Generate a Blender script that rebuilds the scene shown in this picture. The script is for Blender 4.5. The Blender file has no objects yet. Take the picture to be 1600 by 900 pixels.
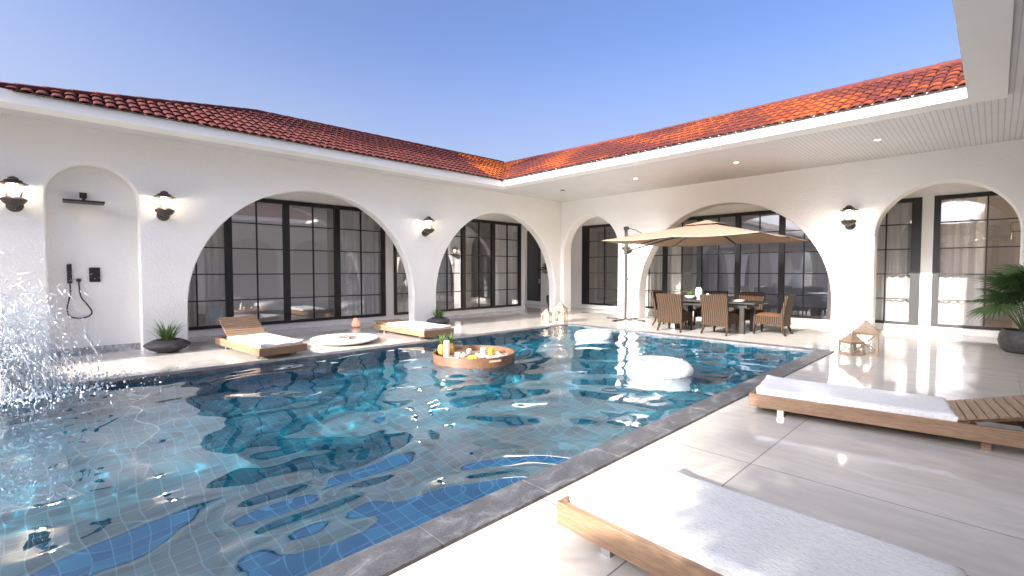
import bpy, bmesh, math, random
from mathutils import Vector, Matrix, noise
R = math.radians
PI = math.pi
rnd = random.Random(7)
S = bpy.context.scene
COL = S.collection

# ------------------------------------------------------------------ camera
cam_d = bpy.data.cameras.new('camera')
cam = bpy.data.objects.new('camera', cam_d)
COL.objects.link(cam)
cam_d.sensor_width = 36.0
cam_d.lens = 36.0 * 731.18 / 1600.0
cam_d.clip_start = 0.05
cam_d.clip_end = 2000.0
cam.location = (11.068, -13.197, 1.5)
cam.rotation_euler = (PI / 2 - 0.0366, 0.0, 0.8016)
S.camera = cam

# ------------------------------------------------------------------ sky + sun
SUN_TO = Vector((0.02, -1.0, 0.43)).normalized()      # towards the sun
elev = math.asin(SUN_TO.z)
W = bpy.data.worlds.new('World')
S.world = W
W.use_nodes = True
wn = W.node_tree
sky = wn.nodes.new('ShaderNodeTexSky')
sky.sky_type = 'NISHITA'
sky.sun_disc = False
sky.sun_elevation = elev
sky.sun_rotation = math.atan2(SUN_TO.x, SUN_TO.y)
sky.altitude = 0
sky.air_density = 0.27
sky.dust_density = 7.0
sky.ozone_density = 4.0
# thin pale haze that thickens towards the horizon, with faint high streaks
tcw = wn.nodes.new('ShaderNodeTexCoord'); sxw = wn.nodes.new('ShaderNodeSeparateXYZ')
wn.links.new(tcw.outputs['Generated'], sxw.inputs[0])
hz = wn.nodes.new('ShaderNodeMapRange'); hz.interpolation_type = 'SMOOTHSTEP'
hz.inputs['From Min'].default_value = 0.46; hz.inputs['From Max'].default_value = 0.10
hz.inputs['To Min'].default_value = 0.0; hz.inputs['To Max'].default_value = 0.80
wn.links.new(sxw.outputs['Z'], hz.inputs['Value'])
nzw = wn.nodes.new('ShaderNodeTexNoise'); nzw.inputs['Scale'].default_value = 2.2; nzw.inputs['Detail'].default_value = 5; nzw.inputs['Roughness'].default_value = 0.5
mpw = wn.nodes.new('ShaderNodeMapping'); mpw.inputs['Scale'].default_value = (1, 1, 3)
wn.links.new(tcw.outputs['Generated'], mpw.inputs['Vector']); wn.links.new(mpw.outputs[0], nzw.inputs['Vector'])
mm = wn.nodes.new('ShaderNodeMath'); mm.operation = 'MULTIPLY_ADD'; mm.inputs[1].default_value = 0.9; mm.inputs[2].default_value = 0.55
wn.links.new(nzw.outputs['Fac'], mm.inputs[0])
m2 = wn.nodes.new('ShaderNodeMath'); m2.operation = 'MULTIPLY'; m2.use_clamp = True
wn.links.new(hz.outputs[0], m2.inputs[0]); wn.links.new(mm.outputs[0], m2.inputs[1])
mxw = wn.nodes.new('ShaderNodeMix'); mxw.data_type = 'RGBA'
wn.links.new(m2.outputs[0], mxw.inputs[0]); hsw = wn.nodes.new('ShaderNodeHueSaturation'); hsw.inputs['Saturation'].default_value = 1.06; hsw.inputs['Value'].default_value = 0.92
wn.links.new(sky.outputs['Color'], hsw.inputs['Color']); wn.links.new(hsw.outputs[0], mxw.inputs[6])
HAZE = 1.15
mxw.inputs[7].default_value = (0.68 * HAZE, 0.755 * HAZE, 0.88 * HAZE, 1)
wn.links.new(mxw.outputs[2], wn.nodes['Background'].inputs['Color'])
wn.nodes['Background'].inputs['Strength'].default_value = 0.118
sun_d = bpy.data.lights.new('sun', 'SUN')
sun_d.energy = 2.0
sun_d.angle = R(0.5)
sun_d.color = (1.0, 0.955, 0.89)
sun = bpy.data.objects.new('sun', sun_d)
COL.objects.link(sun)
sun.rotation_euler = SUN_TO.to_track_quat('Z', 'Y').to_euler()
sun.location = (5, -20, 20)
sun_d.cycles.is_caustics_light = True

S.view_settings.view_transform = 'Standard'
S.view_settings.look = 'None'
S.view_settings.gamma = 1.0
S.view_settings.use_curve_mapping = False
S.view_settings.exposure = 2.68
S.render.engine = 'CYCLES'
S.cycles.use_denoising = True
S.cycles.max_bounces = 10
S.cycles.diffuse_bounces = 5
S.cycles.glossy_bounces = 5
S.cycles.transmission_bounces = 8
S.cycles.transparent_max_bounces = 12
S.cycles.sample_clamp_indirect = 6.0
S.cycles.blur_glossy = 0.5


# ------------------------------------------------------------------ helpers
def tag(o, label=None, cat=None, group=None, kind=None):
    if label: o['label'] = label
    if cat: o['category'] = cat
    if group: o['group'] = group
    if kind: o['kind'] = kind
    return o


def thing(name, label, cat, loc=(0, 0, 0), rotz=0.0, group=None):
    o = bpy.data.objects.new(name, None)
    COL.objects.link(o)
    o.empty_display_size = 0.2
    o.location = loc
    o.rotation_euler = (0, 0, rotz)
    return tag(o, label, cat, group)


def sub_empty(name, parent, loc=(0, 0, 0), rot=(0, 0, 0)):
    o = bpy.data.objects.new(name, None)
    COL.objects.link(o)
    o.parent = parent
    o.location = loc
    o.rotation_euler = rot
    return o


def copy_tree(o, parent=None):
    c = o.copy()
    COL.objects.link(c)
    if parent: c.parent = parent
    for ch in list(o.children):
        copy_tree(ch, c)
    return c


class MB:
    """collects geometry for ONE mesh object"""
    def __init__(s):
        s.v = []; s.f = []; s.c = []; s.m = Matrix.Identity(4); s.col = 0.5

    def vert(s, p):
        s.v.append(tuple(s.m @ Vector(p))); return len(s.v) - 1

    def face(s, ids):
        s.f.append(tuple(ids)); s.c.append(s.col)

    def poly(s, pts):
        s.face([s.vert(p) for p in pts])

    def box(s, x0, x1, y0, y1, z0, z1, taper=0.0):
        t = taper
        p = [(x0, y0, z0), (x1, y0, z0), (x1, y1, z0), (x0, y1, z0),
             (x0 + t, y0 + t, z1), (x1 - t, y0 + t, z1), (x1 - t, y1 - t, z1), (x0 + t, y1 - t, z1)]
        i = [s.vert(q) for q in p]
        for a in ((3, 2, 1, 0), (4, 5, 6, 7), (0, 1, 5, 4), (1, 2, 6, 5), (2, 3, 7, 6), (3, 0, 4, 7)):
            s.face([i[k] for k in a])

    def tube(s, path, r, n=8, cap=True):
        path = [Vector(p) for p in path]
        rs = r if isinstance(r, (list, tuple)) else [r] * len(path)
        rings = []
        up = Vector((0, 0, 1))
        d0 = (path[1] - path[0]).normalized()
        if abs(d0.dot(up)) > 0.95: up = Vector((1, 0, 0))
        a = d0.cross(up).normalized()
        for k, p in enumerate(path):
            d = (path[min(k + 1, len(path) - 1)] - path[max(k - 1, 0)]).normalized()
            a = (a - d * a.dot(d)).normalized()
            b = d.cross(a)
            rings.append([s.vert(p + (a * math.cos(2 * PI * j / n) + b * math.sin(2 * PI * j / n)) * rs[k]) for j in range(n)])
        for k in range(len(path) - 1):
            for j in range(n):
                s.face([rings[k][j], rings[k][(j + 1) % n], rings[k + 1][(j + 1) % n], rings[k + 1][j]])
        if cap:
            s.face(rings[0][::-1]); s.face(rings[-1])

    def lathe(s, prof, n=24, c=(0, 0, 0), sx=1.0, sy=1.0, wob=0.0, wn=6):
        rings = []
        for (r, z) in prof:
            ring = []
            for j in range(n):
                a = 2 * PI * j / n
                rr = r * (1 + wob * math.cos(wn * a))
                ring.append(s.vert((c[0] + rr * math.cos(a) * sx, c[1] + rr * math.sin(a) * sy, c[2] + z)))
            rings.append(ring)
        for k in range(len(prof) - 1):
            for j in range(n):
                s.face([rings[k][j], rings[k][(j + 1) % n], rings[k + 1][(j + 1) % n], rings[k + 1][j]])
        s.face(rings[0][::-1]); s.face(rings[-1])

    def build(s, name, mat, parent=None, smooth=False, bevel=0.0, seg=2, loc=None, col=False, autos=None):
        me = bpy.data.meshes.new(name)
        me.from_pydata(s.v, [], s.f)
        me.materials.append(mat)
        if col:
            at = me.attributes.new('tint', 'FLOAT', 'FACE')
            at.data.foreach_set('value', s.c)
        if smooth:
            me.polygons.foreach_set('use_smooth', [True] * len(me.polygons))
            if autos: me.set_sharp_from_angle(angle=R(autos))
        me.update()
        o = bpy.data.objects.new(name, me)
        COL.objects.link(o)
        if parent: o.parent = parent
        if loc: o.location = loc
        if bevel:
            b = o.modifiers.new('bevel', 'BEVEL')
            b.width = bevel; b.segments = seg; b.limit_method = 'ANGLE'; b.angle_limit = R(35)
        return o


# ------------------------------------------------------------------ materials
class NM:
    def __init__(s, name):
        s.mat = bpy.data.materials.new(name)
        s.mat.use_nodes = True
        s.t = s.mat.node_tree
        s.b = s.t.nodes['Principled BSDF']
        s.out = s.t.nodes['Material Output']

    def n(s, typ, **kw):
        nd = s.t.nodes.new(typ)
        for k, v in kw.items():
            if k.startswith('_'): setattr(nd, k[1:], v)
            else: nd.inputs[k.replace('__', ' ')].default_value = v
        return nd

    def l(s, a, b): s.t.links.new(a, b)

    def coord(s, scale=(1, 1, 1), rot=(0, 0, 0), kind='Object'):
        tc = s.t.nodes.new('ShaderNodeTexCoord')
        mp = s.t.nodes.new('ShaderNodeMapping')
        mp.inputs['Scale'].default_value = scale
        mp.inputs['Rotation'].default_value = rot
        s.l(tc.outputs[kind], mp.inputs['Vector'])
        return mp.outputs['Vector']

    def noise(s, vec, scale=5, detail=4, rough=0.55, dist=0.0):
        nd = s.n('ShaderNodeTexNoise', Scale=scale, Detail=detail, Roughness=rough, Distortion=dist)
        s.l(vec, nd.inputs['Vector'])
        return nd.outputs['Fac']

    def ramp(s, fac, stops):
        nd = s.t.nodes.new('ShaderNodeValToRGB')
        el = nd.color_ramp.elements
        while len(el) < len(stops): el.new(0.5)
        for e, (p, c) in zip(el, stops):
            e.position = p; e.color = (*c, 1)
        s.l(fac, nd.inputs['Fac'])
        return nd.outputs['Color']

    def bump(s, fac, strength=0.2, dist=0.01):
        nd = s.n('ShaderNodeBump', Strength=strength, Distance=dist)
        s.l(fac, nd.inputs['Height'])
        s.l(nd.outputs['Normal'], s.b.inputs['Normal'])
        return nd

    def math(s, op, a, b=None, c=None):
        nd = s.t.nodes.new('ShaderNodeMath'); nd.operation = op
        for i, x in enumerate((a, b, c)):
            if x is None: continue
            if isinstance(x, (int, float)): nd.inputs[i].default_value = x
            else: s.l(x, nd.inputs[i])
        return nd.outputs[0]

    def mix(s, fac, a, b):
        nd = s.t.nodes.new('ShaderNodeMix'); nd.data_type = 'RGBA'
        for sock, x in ((nd.inputs[0], fac), (nd.inputs[6], a), (nd.inputs[7], b)):
            if isinstance(x, (int, float)): sock.default_value = x
            elif isinstance(x, tuple): sock.default_value = (*x, 1)
            else: s.l(x, sock)
        return nd.outputs[2]

    def set(s, **kw):
        for k, v in kw.items():
            k = k.replace('__', ' ')
            if isinstance(v, tuple): v = (*v, 1)
            s.b.inputs[k].default_value = v
        return s


def simple(name, c, rough=0.5, metal=0.0, var=0.12, scale=20, bump=0.0, bscale=80, spec=0.5):
    m = NM(name).set(Roughness=rough, Metallic=metal)
    m.b.inputs['Specular IOR Level'].default_value = spec
    v = m.coord()
    f = m.noise(v, scale, 5)
    lo = tuple(x * (1 - var) for x in c); hi = tuple(min(1, x * (1 + var)) for x in c)
    m.l(m.ramp(f, [(0.3, lo), (0.7, hi)]), m.b.inputs['Base Color'])
    if bump: m.bump(m.noise(v, bscale, 3), bump, 0.01)
    return m.mat


def mat_plaster():
    m = NM('white_plaster').set(Roughness=0.75)
    v = m.coord()
    m.l(m.ramp(m.noise(v, 1.3, 5), [(0.25, (0.85, 0.812, 0.745)), (0.75, (0.885, 0.852, 0.79))]), m.b.inputs['Base Color'])
    f1 = m.noise(v, 26, 5, 0.6, 0.6)
    f2 = m.noise(v, 1.1, 2)
    patch = m.math('MULTIPLY_ADD', m.math('GREATER_THAN', f2, 0.0), 0.25, m.math('MULTIPLY', f2, 1.1))
    m.bump(m.math('MULTIPLY', f1, patch), 0.55, 0.04)
    return m.mat


def mat_paint(name, c):
    m = NM(name).set(Roughness=0.55)
    v = m.coord()
    m.l(m.ramp(m.noise(v, 2.0, 4), [(0.3, tuple(x * 0.97 for x in c)), (0.7, c)]), m.b.inputs['Base Color'])
    m.bump(m.noise(v, 60, 3), 0.06, 0.01)
    return m.mat


def mat_soffit():
    m = NM('grooved_soffit').set(Roughness=0.6)
    v = m.coord()
    sx = m.n('ShaderNodeSeparateXYZ'); m.l(v, sx.inputs[0])
    g = m.math('FRACT', m.math('MULTIPLY', sx.outputs['X'], 1 / 0.075))
    line = m.math('LESS_THAN', g, 0.16)
    base = m.ramp(m.noise(v, 1.5, 3), [(0.3, (0.62, 0.605, 0.585)), (0.7, (0.68, 0.665, 0.645))])
    m.l(m.mix(line, base, (0.46, 0.435, 0.41)), m.b.inputs['Base Color'])
    m.bump(m.math('SUBTRACT', 1.0, line), 0.5, 0.01)
    return m.mat


def mat_floor():
    m = NM('polished_porcelain').set(Roughness=0.06)
    m.b.inputs['IOR'].default_value = 1.52
    v = m.coord()
    sx = m.n('ShaderNodeSeparateXYZ'); m.l(v, sx.inputs[0])
    fx = m.math('FRACT', m.math('MULTIPLY', m.math('SUBTRACT', sx.outputs['X'], 9.774 - 1.55 * 20), 1 / 1.55))
    fy = m.math('FRACT', m.math('MULTIPLY', m.math('SUBTRACT', sx.outputs['Y'], -7.79 - 1.58 * 20), 1 / 1.58))
    jx = m.math('LESS_THAN', fx, 0.0065)
    jy = m.math('LESS_THAN', fy, 0.0065)
    j = m.math('MAXIMUM', jx, jy)
    # every tile its own faint tone
    ix = m.math('FLOOR', m.math('MULTIPLY', m.math('SUBTRACT', sx.outputs['X'], 9.774 - 1.55 * 20), 1 / 1.55))
    iy = m.math('FLOOR', m.math('MULTIPLY', m.math('SUBTRACT', sx.outputs['Y'], -7.79 - 1.58 * 20), 1 / 1.58))
    cb = m.n('ShaderNodeCombineXYZ'); m.l(ix, cb.inputs[0]); m.l(iy, cb.inputs[1])
    wn_ = m.n('ShaderNodeTexWhiteNoise'); m.l(cb.outputs[0], wn_.inputs['Vector'])
    st = m.coord((0.8, 2.6, 1))
    vein = m.noise(st, 2.2, 8, 0.62, 1.2)
    base = m.ramp(vein, [(0.30, (0.5400, 0.4914, 0.4266)), (0.5, (0.6048, 0.5562, 0.4860)), (0.72, (0.6696, 0.6210, 0.5562))])
    base = m.mix(m.math('MULTIPLY', wn_.outputs['Value'], 0.30), base, (0.46, 0.42, 0.365))
    m.l(m.mix(j, base, (0.20, 0.175, 0.15)), m.b.inputs['Base Color'])
    ro = m.math('MULTIPLY_ADD', m.noise(v, 3.0, 5), 0.07, 0.03)
    m.l(m.math('MAXIMUM', ro, m.math('MULTIPLY', j, 0.7)), m.b.inputs['Roughness'])
    m.bump(m.math('SUBTRACT', m.math('ADD', m.math('MULTIPLY', m.noise(v, 5.0, 3), 0.10), m.math('MULTIPLY', m.noise(m.coord((1, 1, 1)), 38, 2), 0.035)), j), 0.09, 0.01)
    return m.mat


def mat_coping():
    m = NM('grey_slate').set(Roughness=0.5)
    v = m.coord((1, 0.55, 1))
    f = m.noise(v, 7, 12, 0.72, 0.8)
    g = m.noise(v, 90, 4, 0.7)
    c = m.ramp(f, [(0.34, (0.0420, 0.0406, 0.0420)), (0.50, (0.0840, 0.0826, 0.0840)), (0.58, (0.1540, 0.1526, 0.1540)), (0.70, (0.34, 0.335, 0.335))])
    c2 = m.ramp(g, [(0.35, (0.0390, 0.0390, 0.0403)), (0.65, (0.2210, 0.2184, 0.2210))])
    m.l(m.mix(0.32, c, c2), m.b.inputs['Base Color'])
    m.bump(m.math('ADD', f, m.math('MULTIPLY', g, 0.5)), 0.25, 0.01)
    return m.mat


def mat_mosaic():
    m = NM('blue_pool_tile').set(Roughness=0.25)
    v = m.coord()
    geo = m.n('ShaderNodeNewGeometry')
    sx = m.n('ShaderNodeSeparateXYZ'); m.l(v, sx.inputs[0])
    T = 0.135
    def saw(k):
        return m.math('FRACT', m.math('MULTIPLY_ADD', sx.outputs[k], 1 / T, 200.25))
    lines = []
    nz = m.n('ShaderNodeSeparateXYZ'); m.l(geo.outputs['True Normal'], nz.inputs[0])
    for k in 'XYZ':
        ln = m.math('LESS_THAN', saw(k), 0.07)
        flat = m.math('LESS_THAN', m.math('ABSOLUTE', nz.outputs[k]), 0.5)
        lines.append(m.math('MULTIPLY', ln, flat))
    j = m.math('MAXIMUM', m.math('MAXIMUM', lines[0], lines[1]), lines[2])
    cb = m.n('ShaderNodeCombineXYZ')
    for i, k in enumerate('XYZ'):
        m.l(m.math('FLOOR', m.math('MULTIPLY_ADD', sx.outputs[k], 1 / T, 200.25)), cb.inputs[i])
    wn_ = m.n('ShaderNodeTexWhiteNoise'); m.l(cb.outputs[0], wn_.inputs['Vector'])
    c = m.ramp(wn_.outputs['Value'], [(0.0, (0.006, 0.15, 0.235)), (0.6, (0.012, 0.22, 0.315)), (1.0, (0.028, 0.31, 0.41))])
    m.l(m.mix(j, c, (0.17, 0.44, 0.53)), m.b.inputs['Base Color'])
    return m.mat


def mat_water():
    m = NM('pool_water')
    t = m.t
    t.nodes.remove(m.b)
    rf = m.n('ShaderNodeBsdfRefraction', IOR=1.33, Roughness=0.0)
    rf.inputs['Color'].default_value = (0.80, 0.95, 0.98, 1)
    gl = m.n('ShaderNodeBsdfGlossy', Roughness=0.0)
    gl.inputs['Color'].default_value = (0.97, 0.98, 1.0, 1)
    fr = m.n('ShaderNodeFresnel')
    gm = m.n('ShaderNodeNewGeometry')
    m.l(m.math('MULTIPLY_ADD', gm.outputs['Backfacing'], 1 / 3.3 - 3.3, 3.3), fr.inputs['IOR'])
    mx = m.n('ShaderNodeMixShader')
    m.l(fr.outputs[0], mx.inputs[0]); m.l(rf.outputs[0], mx.inputs[1]); m.l(gl.outputs[0], mx.inputs[2])
    m.l(mx.outputs[0], m.out.inputs['Surface'])
    return m.mat


def mat_glass(name, tint, ior=2.7):
    m = NM(name)
    m.t.nodes.remove(m.b)
    tr = m.n('ShaderNodeBsdfTransparent'); tr.inputs['Color'].default_value = (*tint, 1)
    gl = m.n('ShaderNodeBsdfGlossy', Roughness=0.0); gl.inputs['Color'].default_value = (0.95, 0.95, 0.97, 1)
    fr = m.n('ShaderNodeFresnel')
    gm = m.n('ShaderNodeNewGeometry')
    m.l(m.math('MULTIPLY_ADD', gm.outputs['Backfacing'], 1 / ior - ior, ior), fr.inputs['IOR'])
    v = m.coord()
    bp = m.n('ShaderNodeBump', Strength=0.02, Distance=0.02); m.l(m.noise(v, 1.3, 2), bp.inputs['Height'])
    m.l(bp.outputs[0], gl.inputs['Normal'])
    mx = m.n('ShaderNodeMixShader')
    m.l(fr.outputs[0], mx.inputs[0]); m.l(tr.outputs[0], mx.inputs[1]); m.l(gl.outputs[0], mx.inputs[2])
    m.l(mx.outputs[0], m.out.inputs['Surface'])
    return m.mat


def mat_cloth(name, c, transl=0.35, weave=220, bump=0.25, stripe=None):
    m = NM(name).set(Roughness=0.9)
    m.b.inputs['Specular IOR Level'].default_value = 0.15
    v = m.coord()
    m.l(m.ramp(m.noise(v, 6, 4), [(0.3, tuple(x * 0.95 for x in c)), (0.7, c)]), m.b.inputs['Base Color'])
    f = m.noise(m.coord((1, 3, 1)), weave, 2)
    m.bump(f, bump, 0.004)
    if transl:
        tl = m.n('ShaderNodeBsdfTranslucent'); tl.inputs['Color'].default_value = (*c, 1)
        mx = m.n('ShaderNodeMixShader', Fac=transl)
        m.l(m.b.outputs[0], mx.inputs[1]); m.l(tl.outputs[0], mx.inputs[2])
        m.l(mx.outputs[0], m.out.inputs['Surface'])
    return m.mat


def mat_wood(name, c1, c2, axis=(1, 12, 12), rough=0.55):
    m = NM(name).set(Roughness=rough)
    v = m.coord(axis)
    f = m.noise(v, 3.2, 8, 0.65, 1.0)
    g = m.noise(m.coord(tuple(a * 4 for a in axis)), 4.0, 4, 0.6)
    k = m.math('MULTIPLY_ADD', g, 0.4, m.math('MULTIPLY', f, 0.6))
    m.l(m.ramp(k, [(0.32, c1), (0.5, tuple((a + b) / 2 for a, b in zip(c1, c2))), (0.68, c2)]), m.b.inputs['Base Color'])
    m.bump(k, 0.2, 0.005)
    return m.mat


def mat_wicker():
    m = NM('brown_wicker').set(Roughness=0.7)
    m.b.inputs['Specular IOR Level'].default_value = 0.15
    v = m.coord()
    sx = m.n('ShaderNodeSeparateXYZ'); m.l(v, sx.inputs[0])
    wob = m.math('MULTIPLY', m.noise(v, 14, 2), 0.02)
    s_ = m.math('ADD', m.math('ADD', sx.outputs['X'], sx.outputs['Y']), wob)
    a = m.math('SINE', m.math('MULTIPLY', s_, 2 * PI / 0.046))
    b = m.math('SINE', m.math('MULTIPLY', sx.outputs['Z'], 2 * PI / 0.018))
    k = m.math('MULTIPLY_ADD', a, 0.34, 0.5)
    k = m.math('MULTIPLY_ADD', b, 0.10, k)
    k = m.math('MULTIPLY_ADD', m.math('SUBTRACT', m.noise(v, 40, 4), 0.5), 0.5, k)
    m.l(m.ramp(k, [(0.05, (0.005, 0.003, 0.002)), (0.45, (0.032, 0.018, 0.010)), (0.95, (0.098, 0.060, 0.035))]), m.b.inputs['Base Color'])
    m.bump(k, 0.9, 0.012)
    return m.mat


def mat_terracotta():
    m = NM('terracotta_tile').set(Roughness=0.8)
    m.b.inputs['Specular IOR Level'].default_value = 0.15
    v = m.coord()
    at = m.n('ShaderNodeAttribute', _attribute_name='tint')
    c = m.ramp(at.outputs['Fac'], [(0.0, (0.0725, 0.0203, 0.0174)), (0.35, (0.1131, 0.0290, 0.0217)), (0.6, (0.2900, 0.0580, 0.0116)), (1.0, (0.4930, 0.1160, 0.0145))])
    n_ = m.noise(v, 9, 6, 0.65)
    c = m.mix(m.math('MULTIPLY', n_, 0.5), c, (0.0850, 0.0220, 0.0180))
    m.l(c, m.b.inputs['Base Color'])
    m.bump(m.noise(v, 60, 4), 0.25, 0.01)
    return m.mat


def mat_leaf(name, c1, c2, tr=0.25):
    m = NM(name).set(Roughness=0.4)
    at = m.n('ShaderNodeAttribute', _attribute_name='tint')
    c = m.ramp(at.outputs['Fac'], [(0.0, c1), (1.0, c2)])
    m.l(c, m.b.inputs['Base Color'])
    tl = m.n('ShaderNodeBsdfTranslucent'); m.l(c, tl.inputs['Color'])
    mx = m.n('ShaderNodeMixShader', Fac=tr)
    m.l(m.b.outputs[0], mx.inputs[1]); m.l(tl.outputs[0], mx.inputs[2])
    m.l(mx.outputs[0], m.out.inputs['Surface'])
    return m.mat


def mat_emit(name, c, strength):
    m = NM(name).set(Roughness=0.4)
    m.b.inputs['Base Color'].default_value = (*c, 1)
    m.b.inputs['Emission Color'].default_value = (*c, 1)
    m.b.inputs['Emission Strength'].default_value = strength
    return m.mat


def mat_towel():
    m = NM('white_towelling').set(Roughness=0.95)
    m.b.inputs['Specular IOR Level'].default_value = 0.1
    v = m.coord((1, 2.6, 1), (0, 0, 0.25))
    f = m.noise(v, 42, 3, 0.6, 0.8)
    g = m.noise(m.coord(), 5, 3)
    k = m.math('MULTIPLY', f, m.math('MULTIPLY_ADD', g, 1.6, 0.1))
    m.l(m.ramp(f, [(0.38, (0.73, 0.70, 0.645)), (0.55, (0.83, 0.80, 0.745))]), m.b.inputs['Base Color'])
    m.bump(k, 0.8, 0.010)
    return m.mat


M = dict(
    plaster=mat_plaster(), paint=mat_paint('white_paint', (0.83, 0.80, 0.75)), soffit=mat_soffit(), floor=mat_floor(),
    coping=mat_coping(), mosaic=mat_mosaic(), water=mat_water(),
    glass=mat_glass('window_glass', (0.90, 0.89, 0.875), 2.5), clear=mat_glass('clear_glass', (0.92, 0.92, 0.92), 1.45),
    black=simple('black_metal', (0.016, 0.014, 0.013), 0.45, 0.0, 0.2),
    bronze=simple('dark_bronze', (0.075, 0.06, 0.052), 0.5, 0.3, 0.35, 40, 0.3, 60),
    daylight_wall=mat_cloth('added_daylight_wall', (0.55, 0.525, 0.50), 0.25), curtain=mat_cloth('sheer_curtain', (0.88, 0.87, 0.86), 0.25), mattress=mat_towel(),
    canopy=mat_cloth('tan_canvas', (0.2975, 0.2048, 0.1435), 0.08, 300, 0.1), cushion=mat_cloth('tan_leather', (0.1200, 0.0576, 0.0304), 0.0, 60, 0.1),
    teak=mat_wood('teak', (0.1500, 0.0816, 0.0432), (0.3600, 0.2220, 0.1296)), teak_side=mat_wood('teak_slat', (0.1860, 0.1056, 0.0600), (0.3960, 0.2520, 0.1560), (12, 1, 12)),
    walnut=mat_wood('walnut', (0.0770, 0.0364, 0.0182), (0.2100, 0.1050, 0.0560), (3, 3, 14)), palewood=mat_wood('pale_wood', (0.2400, 0.1600, 0.0928), (0.4160, 0.3040, 0.2000), (8, 8, 1.5)), darkwood=mat_wood('dark_wood', (0.008, 0.006, 0.005), (0.018, 0.013, 0.010), (1, 8, 8), 0.5),
    wicker=mat_wicker(), terracotta=mat_terracotta(),
    pot=simple('charcoal_stone', (0.052, 0.047, 0.045), 0.6, 0.0, 0.4, 14, 0.35, 50), soil=simple('soil', (0.05, 0.034, 0.022), 0.9, 0, 0.4, 60, 0.6, 90),
    leaf=mat_leaf('palm_leaf', (0.018, 0.045, 0.016), (0.06, 0.115, 0.035)), grassleaf=mat_leaf('grass_leaf', (0.05, 0.11, 0.025), (0.16, 0.26, 0.07), 0.35),
    stem=simple('green_stem', (0.10, 0.14, 0.05), 0.5), bark=simple('bark', (0.16, 0.11, 0.08), 0.85, 0, 0.4, 15, 0.6, 30),
    room=mat_paint('room_wall', (0.62, 0.60, 0.57)), roomwarm=mat_paint('room_wall_warm', (0.62, 0.42, 0.27)), roomfloor=simple('room_floor', (0.30, 0.25, 0.21), 0.3, 0, 0.2, 5),
    door=simple('dark_door', (0.040, 0.032, 0.028), 0.4, 0, 0.2, 12), chrome=simple('brushed_steel', (0.55, 0.55, 0.56), 0.3, 1.0, 0.05),
    bulb=mat_emit('lamp_glow', (1.0, 0.86, 0.62), 2.0), candleglow=mat_emit('candle_glow', (1.0, 0.72, 0.40), 2.6), spot=mat_emit('downlight_glow', (1.0, 0.93, 0.82), 2.6),
    wax=simple('candle_wax', (0.82, 0.78, 0.72), 0.45, 0, 0.05), ceramic=simple('white_ceramic', (0.82, 0.81, 0.80), 0.18, 0, 0.03),
    vinyl=simple('white_vinyl', (0.5130, 0.5130, 0.5130), 0.28, 0, 0.03), seam=simple('grey_seam', (0.30, 0.31, 0.32), 0.5), marble=simple('grey_marble', (0.42, 0.41, 0.41), 0.35, 0, 0.45, 18),
    resin=simple('white_resin', (0.80, 0.80, 0.79), 0.4, 0, 0.05), drift=simple('driftwood', (0.28, 0.20, 0.15), 0.8, 0, 0.5, 30, 0.4), grey=simple('grey_metal', (0.035, 0.031, 0.028), 0.5, 0.0, 0.15),
    orange=simple('orange_juice', (0.85, 0.40, 0.03), 0.3, 0, 0.15), yellow=simple('yellow_fruit', (0.85, 0.50, 0.04), 0.45, 0, 0.35, 60), berry=simple('dark_fruit', (0.16, 0.03, 0.03), 0.4, 0, 0.5, 40),
    bread=simple('pastry', (0.55, 0.30, 0.12), 0.6, 0, 0.4, 50, 0.3), salt=mat_emit('peach_glow', (0.9, 0.45, 0.28), 0.10), ground=simple('garden_ground', (0.12, 0.11, 0.07), 0.9, 0, 0.4, 2),
    leaftree=mat_leaf('tree_leaf', (0.03, 0.06, 0.018), (0.08, 0.13, 0.04), 0.2), pinea=simple('pineapple_skin', (0.62, 0.32, 0.05), 0.6, 0, 0.4, 70, 0.5, 70),
    plinth=mat_paint('plinth', (0.78, 0.77, 0.75)),
)
m_ = NM('water_drops')
m_.set(Roughness=0.05); m_.b.inputs['Base Color'].default_value = (0.93, 0.95, 0.97, 1)
m_.b.inputs['Transmission Weight'].default_value = 0.05; m_.b.inputs['IOR'].default_value = 1.33
m_.b.inputs['Subsurface Weight'].default_value = 0.0
M['drops'] = m_.mat

# ------------------------------------------------------------------ ground, deck, pool
PX0, PX1, PY0, PY1 = 2.90, 8.77, -17.5, -3.15       # water edge (inner coping edge)
CX0, CX1, CY0, CY1 = 2.65, 9.03, -17.75, -2.90      # outer coping edge
WZ = -0.014
DX0, DX1, DY0, DY1 = -9.0, 19.0, -37.0, 9.0
b = MB()
for (x0, x1, y0, y1) in ((DX0, CX0, DY0, DY1), (CX1, DX1, DY0, DY1), (CX0, CX1, DY0, CY0), (CX0, CX1, CY1, DY1)):
    b.poly([(x0, y0, 0), (x1, y0, 0), (x1, y1, 0), (x0, y1, 0)])
deck = tag(b.build('terrace_paving', M['floor']), kind='structure')
b = MB(); G = 600
for (x0, x1, y0, y1) in ((-G, DX0, -G, G), (DX1, G, -G, G), (DX0, DX1, -G, DY0), (DX0, DX1, DY1, G)):
    b.poly([(x0, y0, -0.01), (x1, y0, -0.01), (x1, y1, -0.01), (x0, y1, -0.01)])
tag(b.build('ground', M['ground']), kind='structure')

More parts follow.
